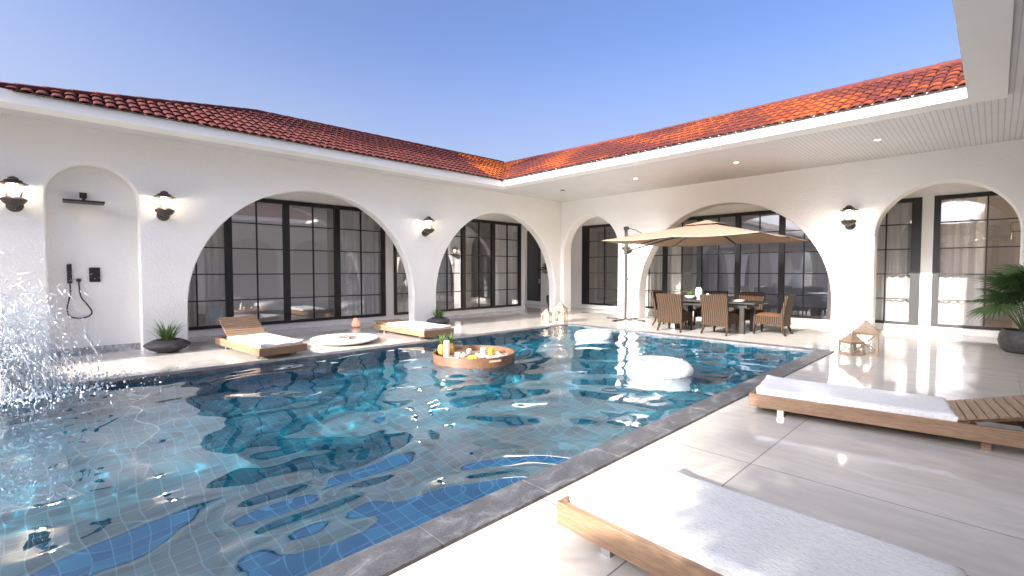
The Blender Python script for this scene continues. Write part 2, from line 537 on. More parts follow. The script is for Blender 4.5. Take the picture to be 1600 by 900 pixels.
b = MB()
def coping_run(x0, x1, y0, y1, along):
    L = (y1 - y0) if along == 'y' else (x1 - x0)
    n = max(1, round(L / 0.88)); st = L / n
    for i in range(n):
        g = 0.002
        if along == 'y': b.box(x0, x1, y0 + i * st + g, y0 + (i + 1) * st - g, -0.09, 0.022)
        else: b.box(x0 + i * st + g, x0 + (i + 1) * st - g, y0, y1, -0.09, 0.022)
coping_run(CX0, PX0, CY0, PY1 + 0.0, 'y')
coping_run(PX1, CX1, CY0, PY1 + 0.0, 'y')
coping_run(CX0, CX1, PY1 + 0.002, CY1, 'x')
coping_run(PX0 + 0.002, PX1 - 0.002, CY0, PY0, 'x')
tag(b.build('pool_coping', M['coping'], bevel=0.004), kind='structure')
b = MB(); PZ = -1.35; e = 0.012
b.poly([(PX0 - e, PY0 - e, PZ), (PX1 + e, PY0 - e, PZ), (PX1 + e, PY1 + e, PZ), (PX0 - e, PY1 + e, PZ)])
for (p, q) in (((PX0 - e, PY0 - e), (PX1 + e, PY0 - e)), ((PX1 + e, PY0 - e), (PX1 + e, PY1 + e)), ((PX1 + e, PY1 + e), (PX0 - e, PY1 + e)), ((PX0 - e, PY1 + e), (PX0 - e, PY0 - e))):
    b.poly([(*p, -0.088), (*q, -0.088), (*q, PZ), (*p, PZ)])
basin = tag(b.build('pool_basin', M['mosaic']), kind='structure')
basin.cycles.is_caustics_receiver = True

def wave(x, y):
    p = Vector((x * 0.55, y * 0.55, 3.1))
    wx = noise.noise(p) * 1.1; wy = noise.noise(p + Vector((17, 5, 0))) * 1.1
    h = 0.030 * noise.noise(Vector((x * 1.05 + wx, y * 0.85 + wy, 0.3)))
    h += 0.014 * noise.noise(Vector((x * 1.9 + wy * 2.2, y * 1.6 + wx * 1.6, 4.3)))
    h += 0.0055 * noise.noise(Vector((x * 3.6 + wx * 2.5, y * 3.1 + wy * 2.0, 6.7))) * (0.5 + noise.noise(Vector((x * 0.4, y * 0.4, 11))))
    h += 0.0022 * noise.noise(Vector((x * 5.0 + wx * 2, y * 4.3, 8.3)))
    d = math.hypot(x - 3.0, y + 13.6)
    h += 0.012 * math.exp(-d * 0.9) * math.sin(d * 13) + 0.018 * math.exp(-d * 1.1) * noise.noise(Vector((x * 7, y * 7, 1)))
    return h * 1.55
b = MB(); st = 0.05
nx = int((PX1 - PX0 + 0.02) / st) + 1; ny = int((PY1 - PY0 + 0.02) / st) + 1
for j in range(ny + 1):
    for i in range(nx + 1):
        x = PX0 - 0.01 + (PX1 - PX0 + 0.02) * i / nx; y = PY0 - 0.01 + (PY1 - PY0 + 0.02) * j / ny
        b.v.append((x, y, WZ + wave(x, y)))
for j in range(ny):
    for i in range(nx):
        a = j * (nx + 1) + i
        b.face((a, a + 1, a + nx + 2, a + nx + 1))
water = tag(b.build('pool_water', M['water'], smooth=True), kind='structure')
water.cycles.is_caustics_caster = True

# ------------------------------------------------------------------ the villa
villa = thing('courtyard_villa', 'white stucco courtyard villa with arched arcades and red tiled roof around the pool', 'villa')
H = 4.0
LG, RG = -1.6, 2.0      # glazing planes

def arcade(axis, face, back, u0, u1, arches, zt=H, name='arcade_wall', ch=0.022):
    """wall along axis u ('x' or 'y'), front plane 'face', back plane 'back'; arches (centre, radius, spring)"""
    b = MB()
    def P(u, d, z): return (u, d, z) if axis == 'x' else (d, u, z)
    sgn = 1 if back > face else -1
    fc = face + sgn * ch
    def quad(a, b_, c, d):
        b.poly([a, b_, c, d])
    cur = u0
    N = 48
    for (c, r, sp) in sorted(arches) + [None] if False else list(sorted(arches)) + [(None, 0, 0)]:
        nxt = (c - r - ch) if c is not None else u1
        for pl in (face, back):
            quad(P(cur, pl, 0), P(nxt, pl, 0), P(nxt, pl, zt), P(cur, pl, zt))
        if c is None: break
        R2 = r + ch
        ang = [PI - PI * k / N for k in range(N + 1)]
        pf = [(c + R2 * math.cos(a), sp + R2 * math.sin(a)) for a in ang]
        pb = [(c + r * math.cos(a), sp + r * math.sin(a)) for a in ang]
        for k in range(N):
            quad(P(pf[k][0], face, pf[k][1]), P(pf[k + 1][0], face, pf[k + 1][1]), P(pf[k + 1][0], face, zt), P(pf[k][0], face, zt))
        # back face: from back curve (radius r) to zt, plus strips to line up with +-R2
        for k in range(N):
            quad(P(pb[k][0], back, pb[k][1]), P(pb[k + 1][0], back, pb[k + 1][1]), P(pb[k + 1][0], back, zt), P(pb[k][0], back, zt))
        for s_ in (-1, 1):
            quad(P(c + s_ * R2, back, 0), P(c + s_ * r, back, 0), P(c + s_ * r, back, zt), P(c + s_ * R2, back, zt))
        # reveal
        fr = [(c - R2, 0)] + pf + [(c + R2, 0)]
        mr = [(c - r, 0)] + pb + [(c + r, 0)]
        for k in range(len(fr) - 1):
            quad(P(fr[k][0], face, fr[k][1]), P(fr[k + 1][0], face, fr[k + 1][1]), P(mr[k + 1][0], fc, mr[k + 1][1]), P(mr[k][0], fc, mr[k][1]))
            quad(P(mr[k][0], fc, mr[k][1]), P(mr[k + 1][0], fc, mr[k + 1][1]), P(mr[k + 1][0], back, mr[k + 1][1]), P(mr[k][0], back, mr[k][1]))
        cur = c + R2
    quad(P(u0, face, zt), P(u1, face, zt), P(u1, back, zt), P(u0, back, zt))
    for u in (u0, u1):
        quad(P(u, face, 0), P(u, back, 0), P(u, back, zt), P(u, face, zt))
    return b.build(name, M['plaster'], villa)

LEFT = [(-28.5, 2.6, 0.78), (-22.6, 2.6, 0.78), (-16.65, 2.6, 0.78), (-12.72, 0.61, 2.76), (-8.80, 2.58, 0.78), (-2.90, 2.58, 0.79)]
RIGHT = [(1.29, 1.14, 2.25), (5.79, 2.57, 0.79), (10.27, 1.12, 2.24), (13.3, 1.12, 2.24)]
arcade('y', 0.0, -0.28, -31.6, 0.0, LEFT)
arcade('x', 0.0, 0.40, -0.28, 15.0, RIGHT)
# shower recess behind the narrow arch
b = MB()
b.box(-0.42, -0.282, -13.45, -11.99, 0.0, 3.55)
b.build('recess_panel', M['plaster'], villa)
b = MB()
b.box(-0.281, -0.255, -13.325, -12.115, 0.0, 0.13)
b.build('recess_skirting', M['marble'], villa)

# back walls of the galleries with window openings
def back_wall(axis, plane, thick, u0, u1, holes, zb=0.155, zt=3.30, top=3.72):
    b = MB()
    def bx(a, c, z0, z1):
        if axis == 'y': b.box(min(plane, plane + thick), max(plane, plane + thick), a, c, z0, z1)
        else: b.box(a, c, min(plane, plane + thick), max(plane, plane + thick), z0, z1)
    cur = u0
    for (h0, h1) in sorted(holes):
        if h0 > cur: bx(cur, h0, 0, top)
        bx(h0, h1, 0, zb); bx(h0, h1, zt, top)
        cur = h1
    if cur < u1: bx(cur, u1, 0, top)
    return b.build('back_wall', M['plaster'], villa)

LWIN = [(-19.3, -14.0), (-12.3, -6.20), (-5.92, -0.47)]
RWIN = [(-0.55, 1.55), (1.95, 9.78), (10.0, 13.6)]
DOOR = (-3.67, -2.81)
back_wall('y', LG, -0.22, -31.6, -0.24, LWIN)
back_wall('x', RG, 0.22, -6.0, 15.0, [DOOR] + RWIN)
b = MB(); b.box(-6.0, LG - 0.221, -0.46, -0.24, 0, 3.72); b.build('corridor_wall', M['plaster'], villa)
# gallery ceilings
b = MB()
b.box(LG - 4.6, -0.281, -31.6, -0.001, 3.72, 3.80)
b.box(-6.0, 15.0, 0.401, 7.0, 3.72, 3.80)
b.box(-6.0, -0.281, 0.0, 0.40, 3.722, 3.80)
b.build('gallery_ceiling', M['paint'], villa)

# windows
def window(axis, plane, u0, u1, thick_bars, thin_bars, rows, zb=0.157, zt=3.298, fw=0.10, label=None, left_jamb=None, right_jamb=None):
    w = sub_empty('window', villa)
    f = MB(); g = MB()
    sg = 1 if axis == 'x' else -1
    d0, d1 = plane - 0.03 * sg, plane + 0.07 * sg
    def bx(m, a, c, z0, z1, da=0.0, db=0.0):
        p0, p1 = sorted((d0 + da * sg, d1 - db * sg))
        if axis == 'y': m.box(p0, p1, a, c, z0, z1)
        else: m.box(a, c, p0, p1, z0, z1)
    lj = left_jamb or fw; rj = right_jamb or fw
    bx(f, u0, u1, zb, zb + 0.07); bx(f, u0, u1, zt - 0.10, zt)
    bx(f, u0, u0 + lj, zb + 0.07, zt - 0.10); bx(f, u1 - rj, u1, zb + 0.07, zt - 0.10)
    for t in thick_bars: bx(f, t - 0.075, t + 0.075, zb + 0.07, zt - 0.10, 0.002, 0.002)
    edges = [u0 + lj] + [x for t in thick_bars for x in (t - 0.075, t + 0.075)] + [u1 - rj]
    for t in thin_bars: bx(f, t - 0.014, t + 0.014, zb + 0.07, zt - 0.10, 0.025, 0.025)
    for k in range(0, len(edges), 2):
        xs = sorted([edges[k]] + [t for t in thin_bars if edges[k] < t < edges[k + 1]] + [edges[k + 1]])
        for z in rows:
            for a, c in zip(xs[:-1], xs[1:]):
                a2 = a + (0.014 if a != xs[0] else 0); c2 = c - (0.014 if c != xs[-1] else 0)
                bx(f, a2, c2, z - 0.013, z + 0.013, 0.027, 0.027)
        p = plane + 0.022 * sg
        if axis == 'y': g.poly([(p, edges[k], zb + 0.07), (p, edges[k + 1], zb + 0.07), (p, edges[k + 1], zt - 0.10), (p, edges[k], zt - 0.10)])
        else: g.poly([(edges[k], p, zb + 0.07), (edges[k + 1], p, zb + 0.07), (edges[k + 1], p, zt - 0.10), (edges[k], p, zt - 0.10)])
    f.build('frame', M['black'], w); g.build('pane', M['glass'], w)
    return w
ROWS = [0.80, 1.42, 2.04, 2.66]
window('y', LG, -12.3, -6.20, [-11.6, -10.29, -8.98, -7.65], [-10.94, -9.67, -8.30, -6.95], ROWS, label='')
window('y', LG, -5.92, -0.47, [-4.58, -3.24, -1.88], [-5.25, -3.92, -2.54, -1.17], ROWS)
window('y', LG, -19.3, -14.0, [-17.5, -15.8], [-18.4, -16.6, -14.9], ROWS)
window('x', RG, -0.55, 1.55, [], [0.51], ROWS, left_jamb=0.30)
window('x', RG, 1.95, 9.78, [3.03, 4.26, 5.47, 6.70, 7.94], [2.42, 3.65, 4.87, 6.09, 7.27, 8.45, 9.10], ROWS, right_jamb=0.19)
window('x', RG, 10.0, 13.6, [12.1], [10.91, 11.5, 12.8], ROWS, left_jamb=0.12)
# dark panelled door at the corridor end
dr = sub_empty('door', villa)
b = MB(); b.box(DOOR[0], DOOR[1], RG + 0.03, RG + 0.09, 0.157, 3.298)
for (z0, z1) in ((0.35, 1.25), (1.4, 3.1)):
    b.box(DOOR[0] + 0.14, DOOR[1] - 0.14, RG + 0.012, RG + 0.029, z0, z1)
b.build('leaf', M['door'], dr)
b = MB(); b.box(DOOR[1] - 0.10, DOOR[1] - 0.07, RG - 0.03, RG + 0.028, 0.95, 1.15); b.build('handle', M['chrome'], dr)

# rooms behind the glass
def room(x0, x1, y0, y1, wall, open_side):
    z0, z1 = 0.156, 3.72
    def side(name, mat, p, q):
        b = MB(); b.poly([(*p, z0), (*q, z0), (*q, z1), (*p, z1)]); b.build(name, mat, villa)
    if open_side == 'x1':  # rear side is an added translucent sheet that lets daylight into the room
        side('added_daylight_wall', M['daylight_wall'], (x0, y0), (x0, y1)); side('interior_wall', wall, (x0, y0), (x1, y0)); side('interior_wall', wall, (x0, y1), (x1, y1))
    else:
        side('added_daylight_wall', M['daylight_wall'], (x0, y1), (x1, y1)); side('interior_wall', wall, (x0, y0), (x0, y1)); side('interior_wall', wall, (x1, y0), (x1, y1))
    f = MB(); f.poly([(x0, y0, z0), (x1, y0, z0), (x1, y1, z0), (x0, y1, z0)]); f.build('interior_floor', M['roomfloor'], villa)
room(LG - 4.5, LG - 0.23, -13.2, -6.06, M['room'], 'x1')
room(LG - 4.5, LG - 0.23, -6.05, -0.47, M['room'], 'x1')
room(LG - 4.5, LG - 0.23, -20.0, -13.3, M['room'], 'x1')
room(-0.6, 1.7, RG + 0.23, 6.5, M['room'], 'y0')
room(1.8, 9.85, RG + 0.23, 6.8, M['room'], 'y0')
room(9.9, 14.5, RG + 0.23, 5.6, M['roomwarm'], 'y0')

# eaves: fascia board with lip, grooved soffit
ex_l, ey_r, ex_t, LIP = 1.005, -3.872, 10.728, 0.392
FZ0, FZ1 = 3.954, 4.143
SY = -31.0           # inner fascia line of the far (south) wing
b = MB()
def lipframe(inner, outer):
    (x0, y0, x1, y1) = inner; (X0, Y0, X1, Y1) = outer
    A = [(x0, y0), (x1, y0), (x1, y1), (x0, y1)]; B = [(X0, Y0), (X1, Y0), (X1, Y1), (X0, Y1)]
    for k in range(4):
        a, a2, c, c2 = A[k], A[(k + 1) % 4], B[k], B[(k + 1) % 4]
        b.poly([(*a, FZ0), (*a2, FZ0), (*c2, FZ0), (*c, FZ0)])
        b.poly([(*a, FZ0), (*a2, FZ0), (*a2, FZ1), (*a, FZ1)])
        b.poly([(*a, FZ1), (*a2, FZ1), (*c2, FZ1), (*c, FZ1)])
        b.poly([(*c, FZ0), (*c2, FZ0), (*c2, FZ1), (*c, FZ1)])
lipframe((ex_l, SY, ex_t, ey_r), (ex_l - LIP, SY - LIP, ex_t + LIP, ey_r + LIP))
b.build('eave', M['paint'], villa)
b = MB()
sx0, sx1, sy0, sy1 = ex_l - LIP, ex_t + LIP, SY - LIP, ey_r + LIP
for (x0, x1, y0, y1) in ((0.001, sx0, sy0, sy1), (0.001, 15.0, sy1, -0.001), (sx1, 14.6, sy0, sy1), (0.001, 14.6, -32.0, sy0)):
    b.box(x0, x1, y0, y1, 4.0, 4.05)
b.build('soffit', M['soffit'], villa)

# opposite wings (behind the camera, seen in reflections)
arcade('y', 14.6, 14.9, -31.6, -0.5, [(-28.5, 2.3, 1.0), (-22.2, 2.3, 1.0), (-16.4, 2.3, 1.0), (-10.4, 2.3, 1.0), (-5.4, 1.4, 1.9), (-2.2, 1.1, 2.2)])
arcade('x', -32.0, -32.3, -0.28, 15.0, [(2.6, 1.5, 1.8), (7.0, 2.3, 1.0), (11.8, 1.6, 1.8)])
b = MB()
b.box(16.3, 16.4, -31.6, 2.0, 0, 4.0); b.box(-0.28, 15.0, -34.1, -34.0, 0, 4.0)
b.build('rear_room_wall', M['room'], villa)

# ---- roofs: barrel tiles
tp = math.tan(R(25))
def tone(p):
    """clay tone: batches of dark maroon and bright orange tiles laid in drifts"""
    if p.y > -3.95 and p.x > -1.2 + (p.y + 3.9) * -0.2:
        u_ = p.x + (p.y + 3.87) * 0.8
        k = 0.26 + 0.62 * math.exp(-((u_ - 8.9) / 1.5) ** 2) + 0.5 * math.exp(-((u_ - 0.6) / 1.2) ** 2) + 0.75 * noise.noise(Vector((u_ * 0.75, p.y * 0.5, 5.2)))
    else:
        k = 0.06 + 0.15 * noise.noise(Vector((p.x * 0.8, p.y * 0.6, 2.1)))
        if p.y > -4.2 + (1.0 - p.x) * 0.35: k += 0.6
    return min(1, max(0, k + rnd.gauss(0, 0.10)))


def roof(origin, u_dir, up_dir, uL, inside, name='roof'):
    """origin on the eave; u along eave, up_dir horizontal up-slope direction"""
    b = MB()
    u = Vector(u_dir); s_h = Vector(up_dir)
    s_ = (s_h + Vector((0, 0, tp))).normalized(); nrm = u.cross(s_).normalized()
    if nrm.z < 0: nrm = -nrm
    o = Vector(origin)
    w, ln = 0.16, 0.42
    ncol = int(uL / w); nrow = 14
    K = 6
    for i in range(ncol):
        for j in range(nrow):
            cu, cs = (i + 0.5) * w, (j + 0.5) * ln * 0.86
            p = o + u * cu + s_ * cs
            if not inside(p): continue
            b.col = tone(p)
            r0, r1 = w * 0.47, w * 0.40
            sk = rnd.uniform(-0.009, 0.009)
            ring = []
            for (t, rr, lift) in ((-0.5, r0, 0.028), (0.5, r1, 0.002)):
                base = p + s_ * (t * ln)
                ring.append([b.vert(base + u * (rr * math.cos(PI * k / K) + sk) + nrm * (rr * 0.46 * math.sin(PI * k / K) + lift + 0.01)) for k in range(K + 1)])
            for k in range(K):
                b.face([ring[0][k], ring[0][k + 1], ring[1][k + 1], ring[1][k]])
            # front lip thickness
            lip = [b.vert(o + u * cu + s_ * (cs - 0.5 * ln) + u * ((r0 - 0.018) * math.cos(PI * k / K) + sk) + nrm * ((r0 - 0.018) * 0.46 * math.sin(PI * k / K) + 0.03)) for k in range(K + 1)]
            cc = b.col; b.col = cc * 0.5
            for k in range(K): b.face([ring[0][k], ring[0][k + 1], lip[k + 1], lip[k]])
            # pan tile between covers
            q = o + u * (cu + w / 2) + s_ * cs
            b.col = max(0, cc - 0.3)
            b.poly([q - u * w * 0.5 - s_ * ln * 0.45 + nrm * 0.012, q + u * w * 0.5 - s_ * ln * 0.45 + nrm * 0.012, q + u * w * 0.5 + s_ * ln * 0.45 + nrm * 0.004, q - u * w * 0.5 + s_ * ln * 0.45 + nrm * 0.004])
    return b

ez = FZ1 - 0.035
apexL = Vector((-1.74, -9.6, ez + (1.0 + 1.74) * tp))
def in_left(p):
    if p.x < -2.35 or p.x > 1.06: return False
    # ridge steps down to the hip on the south side
    yh = -13.9 + (1.0 - p.x) / 2.74 * 4.3
    if p.y < yh: return False
    if p.y > -3.87 and (p.y + 3.87) > (1.0 - p.x) + 0.06: return False
    xr = -1.74 + (p.y + 9.6) / 8.9 * -0.6
    return p.x > xr
def in_right(p):
    if p.y > -1.42 or p.y < -3.93: 
        if p.x > 1.0 or p.y < -3.93: return False
    yr = -0.67 + (p.x + 2.2) / 6.2 * -0.73 if p.x < 4 else -1.40 - (p.x - 4) * 0.013
    if p.y > yr: return False
    if p.x < 1.0 and (1.0 - p.x) > (p.y + 3.87) + 0.06: return False
    return True
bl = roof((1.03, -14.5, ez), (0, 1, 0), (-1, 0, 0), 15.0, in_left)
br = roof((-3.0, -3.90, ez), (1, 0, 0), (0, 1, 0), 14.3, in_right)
# ridge and hip caps
def caps(b, p, q):
    p, q = Vector(p), Vector(q); L = (q - p).length; n = max(1, int(L / 0.36)); d = (q - p) / n
    for k in range(n):
        b.col = min(1, max(0, rnd.gauss(0.15, 0.12)))
        a = p + d * k; c = p + d * (k + 1.08)
        b.tube([a, c], [0.075, 0.065], 8)
caps(bl, (1.0, -13.9, ez + 0.03), apexL + Vector((0, 0, 0.03)))
caps(bl, apexL + Vector((0, 0, 0.03)), (-2.3, -0.75, ez + 3.3 * tp + 0.03))
caps(br, (-2.2, -0.66, ez + 3.21 * tp + 0.03), (4.0, -1.40, ez + 2.47 * tp + 0.02))
caps(br, (4.0, -1.40, ez + 2.47 * tp + 0.02), (11.3, -1.50, ez + 2.37 * tp + 0.02))
# underlay + back slopes so the roof is a body
for (bb, pts) in ((bl, [(1.0, -13.9, ez), (1.0, -3.87, ez), (-2.3, -0.7, ez + 3.3 * tp - 0.02), tuple(apexL - Vector((0, 0, 0.02)))]),
                  (br, [(1.0, -3.87, ez), (11.3, -3.87, ez), (11.3, -1.5, ez + 2.37 * tp - 0.02), (4.0, -1.40, ez + 2.47 * tp - 0.02), (-2.2, -0.66, ez + 3.21 * tp - 0.02)]),
                  (bl, [tuple(apexL - Vector((0, 0, 0.02))), (-2.3, -0.7, ez + 3.3 * tp - 0.02), (-6.2, -0.7, 4.0), (-6.2, -9.6, 4.0)]),
                  (bl, [tuple(apexL - Vector((0, 0, 0.02))), (-6.2, -9.6, 4.0), (-6.2, -13.9, 4.0), (1.0, -13.9, ez)]),
                  (br, [(11.3, -1.5, ez + 2.37 * tp - 0.02), (4.0, -1.40, ez + 2.47 * tp - 0.02), (-2.2, -0.66, ez + 3.21 * tp - 0.02), (-2.2, 6, 4.0), (11.3, 6, 4.0)])):
    bb.col = 0.1
    bb.poly(pts)
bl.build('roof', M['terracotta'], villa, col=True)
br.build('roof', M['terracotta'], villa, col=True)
# flat tops keep daylight out of the rooms
b = MB()
b.box(-6.3, 0.0, -31.6, 0.0, 4.001, 4.03); b.box(-6.3, 15.0, 0.0, 7.1, 4.001, 4.03);
b.box(14.6, 16.5, -32, 7.1, 4.051, 4.09); b.box(-0.3, 15.0, -34.2, -32, 4.051, 4.09)
b.build('roof_slab', M['paint'], villa)
# simple tiled slopes of the opposite wings
b = MB()
b.col = 0.05
b.poly([(10.72, -31.0, ez), (10.72, -3.9, ez), (13.3, -1.6, ez + 2.4 * tp), (13.3, -33.4, ez + 2.4 * tp)])
b.poly([(1.0, -31.0, ez), (10.72, -31.0, ez), (13.3, -33.4, ez + 2.4 * tp), (-1.6, -33.4, ez + 2.4 * tp)])
b.poly([(1.0, -31.0, ez), (1.0, -13.95, ez), (-1.6, -13.95, ez + 1.2), (-1.6, -33.4, ez + 2.4 * tp)])
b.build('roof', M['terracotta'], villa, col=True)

# ------------------------------------------------------------------ curtains
def curtain(label, axis, plane, u0, u1, z0=0.18, z1=3.24, amp=0.055, wl=0.17):
    b = MB(); n = max(8, int((u1 - u0) / 0.016)); rows = 8
    ph = rnd.uniform(0, 6)
    g = []
    for j in range(rows + 1):
        z = z0 + (z1 - z0) * j / rows
        row = []
        for i in range(n + 1):
            t = i / n; u = u0 + (u1 - u0) * t
            k = 2 * PI * (u + 0.03 * math.sin(u * 9 + ph)) / wl
            a = amp * (0.75 + 0.5 * noise.noise(Vector((u * 3, z * 0.35, ph))))
            d = plane + a * math.sin(k + ph + 0.25 * noise.noise(Vector((u * 2, z * 0.5, 3)))) + 0.012 * math.sin(k * 2.3)
            row.append(b.vert((d, u, z) if axis == 'y' else (u, d, z)))
        g.append(row)
    for j in range(rows):
        for i in range(n): b.face([g[j][i], g[j][i + 1], g[j + 1][i + 1], g[j + 1][i]])
    o = b.build('curtain', M['curtain'], smooth=True)
    tag(o, label, 'curtain', 'sheer curtains behind the windows')
    return o
curtain('pale sheer curtain bunched at the left end of the large left window', 'y', LG - 0.17, -12.2, -10.9)
curtain('narrow grey curtain strip left of the first heavy mullion of the large left window', 'y', LG - 0.17, -10.75, -10.35)
curtain('wide pale curtain at the right end of the big left arch window', 'y', LG - 0.17, -7.62, -6.28)
curtain('dim curtain in the narrow window strip at the right edge of the big left arch', 'y', LG - 0.17, -5.86, -4.75)
curtain('pale curtain at the right end of the window behind the corner left arch', 'y', LG - 0.17, -1.80, -0.55)
curtain('grey curtain at the left end of the window behind the parasol', 'x', RG + 0.17, 2.0, 3.55)
curtain('grey drawn curtain in the narrow dark window left of the right arch pier', 'x', RG + 0.17, 8.0, 9.62)
curtain('bright white curtain behind the window beside the big potted palm', 'x', RG + 0.17, 10.1, 10.90)

# ------------------------------------------------------------------ loungers
def make_lounger(label, loc, rotz, back_deg):
    t = thing('sun_lounger', label, 'sun lounger', loc, rotz, 'low teak sun loungers around the pool')
    L, Wd, zb, zt = 2.15, 0.80, 0.085, 0.215
    f = MB(); h = Wd / 2
    f.box(0, L, -h, -h + 0.045, zb, zt); f.box(0, L, h - 0.045, h, zb, zt)
    f.box(0.001, 0.044, -h + 0.046, h - 0.046, zb, zt); f.box(L - 0.045, L - 0.001, -h + 0.046, h - 0.046, zb, zt)
    f.box(1.56, 1.60, -h + 0.046, h - 0.046, zb, zt - 0.03)
    f.build('frame', M['teak'], t, bevel=0.004)
    d = MB()
    x = 0.05
    while x < 1.5:
        d.box(x, x + 0.075, -h + 0.047, h - 0.047, zt - 0.05, zt - 0.028); x += 0.088
    d.build('slat_deck', M['teak_side'], t)
    for (lx, ly) in ((0.28, -h + 0.09), (0.28, h - 0.09), (1.78, -h + 0.09), (1.78, h - 0.09)):
        lg = MB(); lg.box(lx - 0.03, lx + 0.03, ly - 0.02, ly + 0.02, 0.0, zb - 0.001); lg.build('leg', M['chrome'] if lx < 1 else M['teak'], t)
    # mattress: soft slab with wavy edges, slightly turned-up at the foot corners
    m = MB(); n1, n2 = 64, 26
    mx0, mx1, my = 0.05, 1.60, h - 0.035
    top = []; 
    for i in range(n1 + 1):
        row = []
        for j in range(n2 + 1):
            u, v = i / n1, j / n2
            px = mx0 + (mx1 - mx0) * u; py = -my + 2 * my * v
            edge = min(u, 1 - u) * (mx1 - mx0); edge = min(edge, min(v, 1 - v) * 2 * my)
            rnd_ = min(1.0, edge / 0.035)
            z = zt + 0.036 + 0.022 * math.sqrt(max(0, 1 - (1 - rnd_) ** 2)) + 0.006 * noise.noise(Vector((px * 3.5 + loc[0], py * 4 + loc[1], 1)))
            # the sheet creases and lifts at the foot
            if u < 0.12: z += 0.030 * (1 - u / 0.12) ** 2 * (abs(2 * v - 1) ** 2.5) + 0.006 * math.sin(v * 14 + loc[1])* (1 - u / 0.12)
            px += 0.012 * noise.noise(Vector((py * 5 + loc[1], 3, 0))) * (1 if i in (0, n1) else 0)
            row.append(m.vert((px, py + 0.004 * noise.noise(Vector((px * 4, 7, loc[1]))) * (1 if j in (0, n2) else 0), z)))
        top.append(row)
    for i in range(n1):
        for j in range(n2): m.face([top[i][j], top[i + 1][j], top[i + 1][j + 1], top[i][j + 1]])
    rim = [top[i][0] for i in range(n1 + 1)] + [top[n1][j] for j in range(1, n2 + 1)] + [top[i][n2] for i in range(n1 - 1, -1, -1)] + [top[0][j] for j in range(n2 - 1, 0, -1)]
    low = []
    for k in rim:
        x_, y_, z_ = m.v[k]; low.append(m.vert((min(max(x_, mx0 + 0.02), mx1 - 0.012), y_ * 0.975, zt - 0.025)))
    for k in range(len(rim)):
        m.face([rim[k], low[k], low[(k + 1) % len(low)], rim[(k + 1) % len(rim)]])
    m.face(low)
    m.build('mattress', M['mattress'], t, smooth=True, autos=60)
    # slatted backrest hinged at x = 1.56
    br_ = sub_empty('backrest', t, (1.60, 0, zt + 0.005), (0, -R(back_deg), 0))
    s_ = MB(); x = 0.0
    while x < 0.60:
        s_.box(x, x + 0.058, -h + 0.055, h - 0.055, 0.0, 0.022); x += 0.066
    s_.build('slat', M['teak_side'], br_, bevel=0.002)
    for ly in (-h + 0.12, h - 0.12):
        r_ = MB(); r_.box(0.0, 0.65, ly - 0.02, ly + 0.02, -0.035, -0.001); r_.build('rail', M['teak'], br_)
    c_, sn = math.cos(R(back_deg)), math.sin(R(back_deg))
    for ly in (-h + 0.15, h - 0.15):
        pr = MB(); pr.tube([(1.60 + 0.42 * c_, ly, zt + 0.42 * sn - 0.02), (min(1.60 + 0.62, L - 0.06), ly, zt - 0.06)], 0.012, 6); pr.build('prop', M['chrome'], t)
    return t
make_lounger('teak lounger with raised slatted back and white mattress beside the shower wall', (2.64, -10.46, 0), PI + R(5), 32)
make_lounger('teak lounger with flat back by the pool edge, near the corner of the villa', (2.63, -7.24, 0), PI + R(1), 2)
make_lounger('teak lounger with wooden headrest slightly raised and grey-white mattress, right of the pool corner', (9.24, -7.63, 0), R(9), 15)
make_lounger('closest teak lounger with crumpled white towelling mattress in the foreground', (9.405, -10.83, 0), R(-1.5), 4)

# ------------------------------------------------------------------ plants
def blade(b, base, az, lean, L, w, n=6, droop=1.0, col=None):
    p = Vector(base); out = Vector((math.cos(az), math.sin(az), 0)); side = Vector((-math.sin(az), math.cos(az), 0))
    if col is not None: b.col = col
    prev = None; ang = lean
    for k in range(n + 1):
        t = k / n; ww = w * (1 - t) ** 0.7 * (0.6 + 0.4 * min(1, t * 5))
        a = b.vert(p + side * ww); c = b.vert(p - side * ww)
        if prev: b.face([prev[0], a, c, prev[1]])
        prev = (a, c)
        d = out * math.sin(ang) + Vector((0, 0, math.cos(ang)))
        p = p + d * (L / n); ang += droop / n
def bowl_plant(label, loc, s=1.0, seed=1):
    rg = random.Random(seed)
    t = thing('potted_plant', label, 'potted plant', loc)
    p = MB()
    pr = [(0.10, 0), (0.15, 0.008), (0.27, 0.06), (0.345, 0.125), (0.335, 0.15), (0.24, 0.205), (0.185, 0.225), (0.165, 0.222), (0.16, 0.19), (0.02, 0.188)]
    p.lathe([(r * s, z * s) for r, z in pr], 32); p.build('pot', M['pot'], t, smooth=True, autos=50)
    so = MB(); so.lathe([(0.158 * s, 0.192 * s), (0.10 * s, 0.205 * s), (0.01, 0.21 * s)], 20); so.build('soil', M['soil'], t)
    g = MB()
    for k in range(150):
        a = rg.uniform(0, 2 * PI); r = rg.uniform(0, 0.11) * s
        blade(g, (r * math.cos(a), r * math.sin(a), 0.19 * s), a + rg.gauss(0, 0.4), abs(rg.gauss(0.25, 0.25)), rg.uniform(0.26, 0.46) * s, rg.uniform(0.006, 0.011) * s, 6, rg.uniform(0.5, 1.6), rg.uniform(0, 1))
    g.build('grass_blades', M['grassleaf'], t, col=True)
bowl_plant('dark boat-shaped bowl of spiky green grass standing left of the raised lounger', (0.42, -11.78, 0), 1.05, 3)
bowl_plant('small dark bowl of grass by the arch pier, half hidden behind the flat lounger', (0.40, -5.70, 0), 0.95, 5)

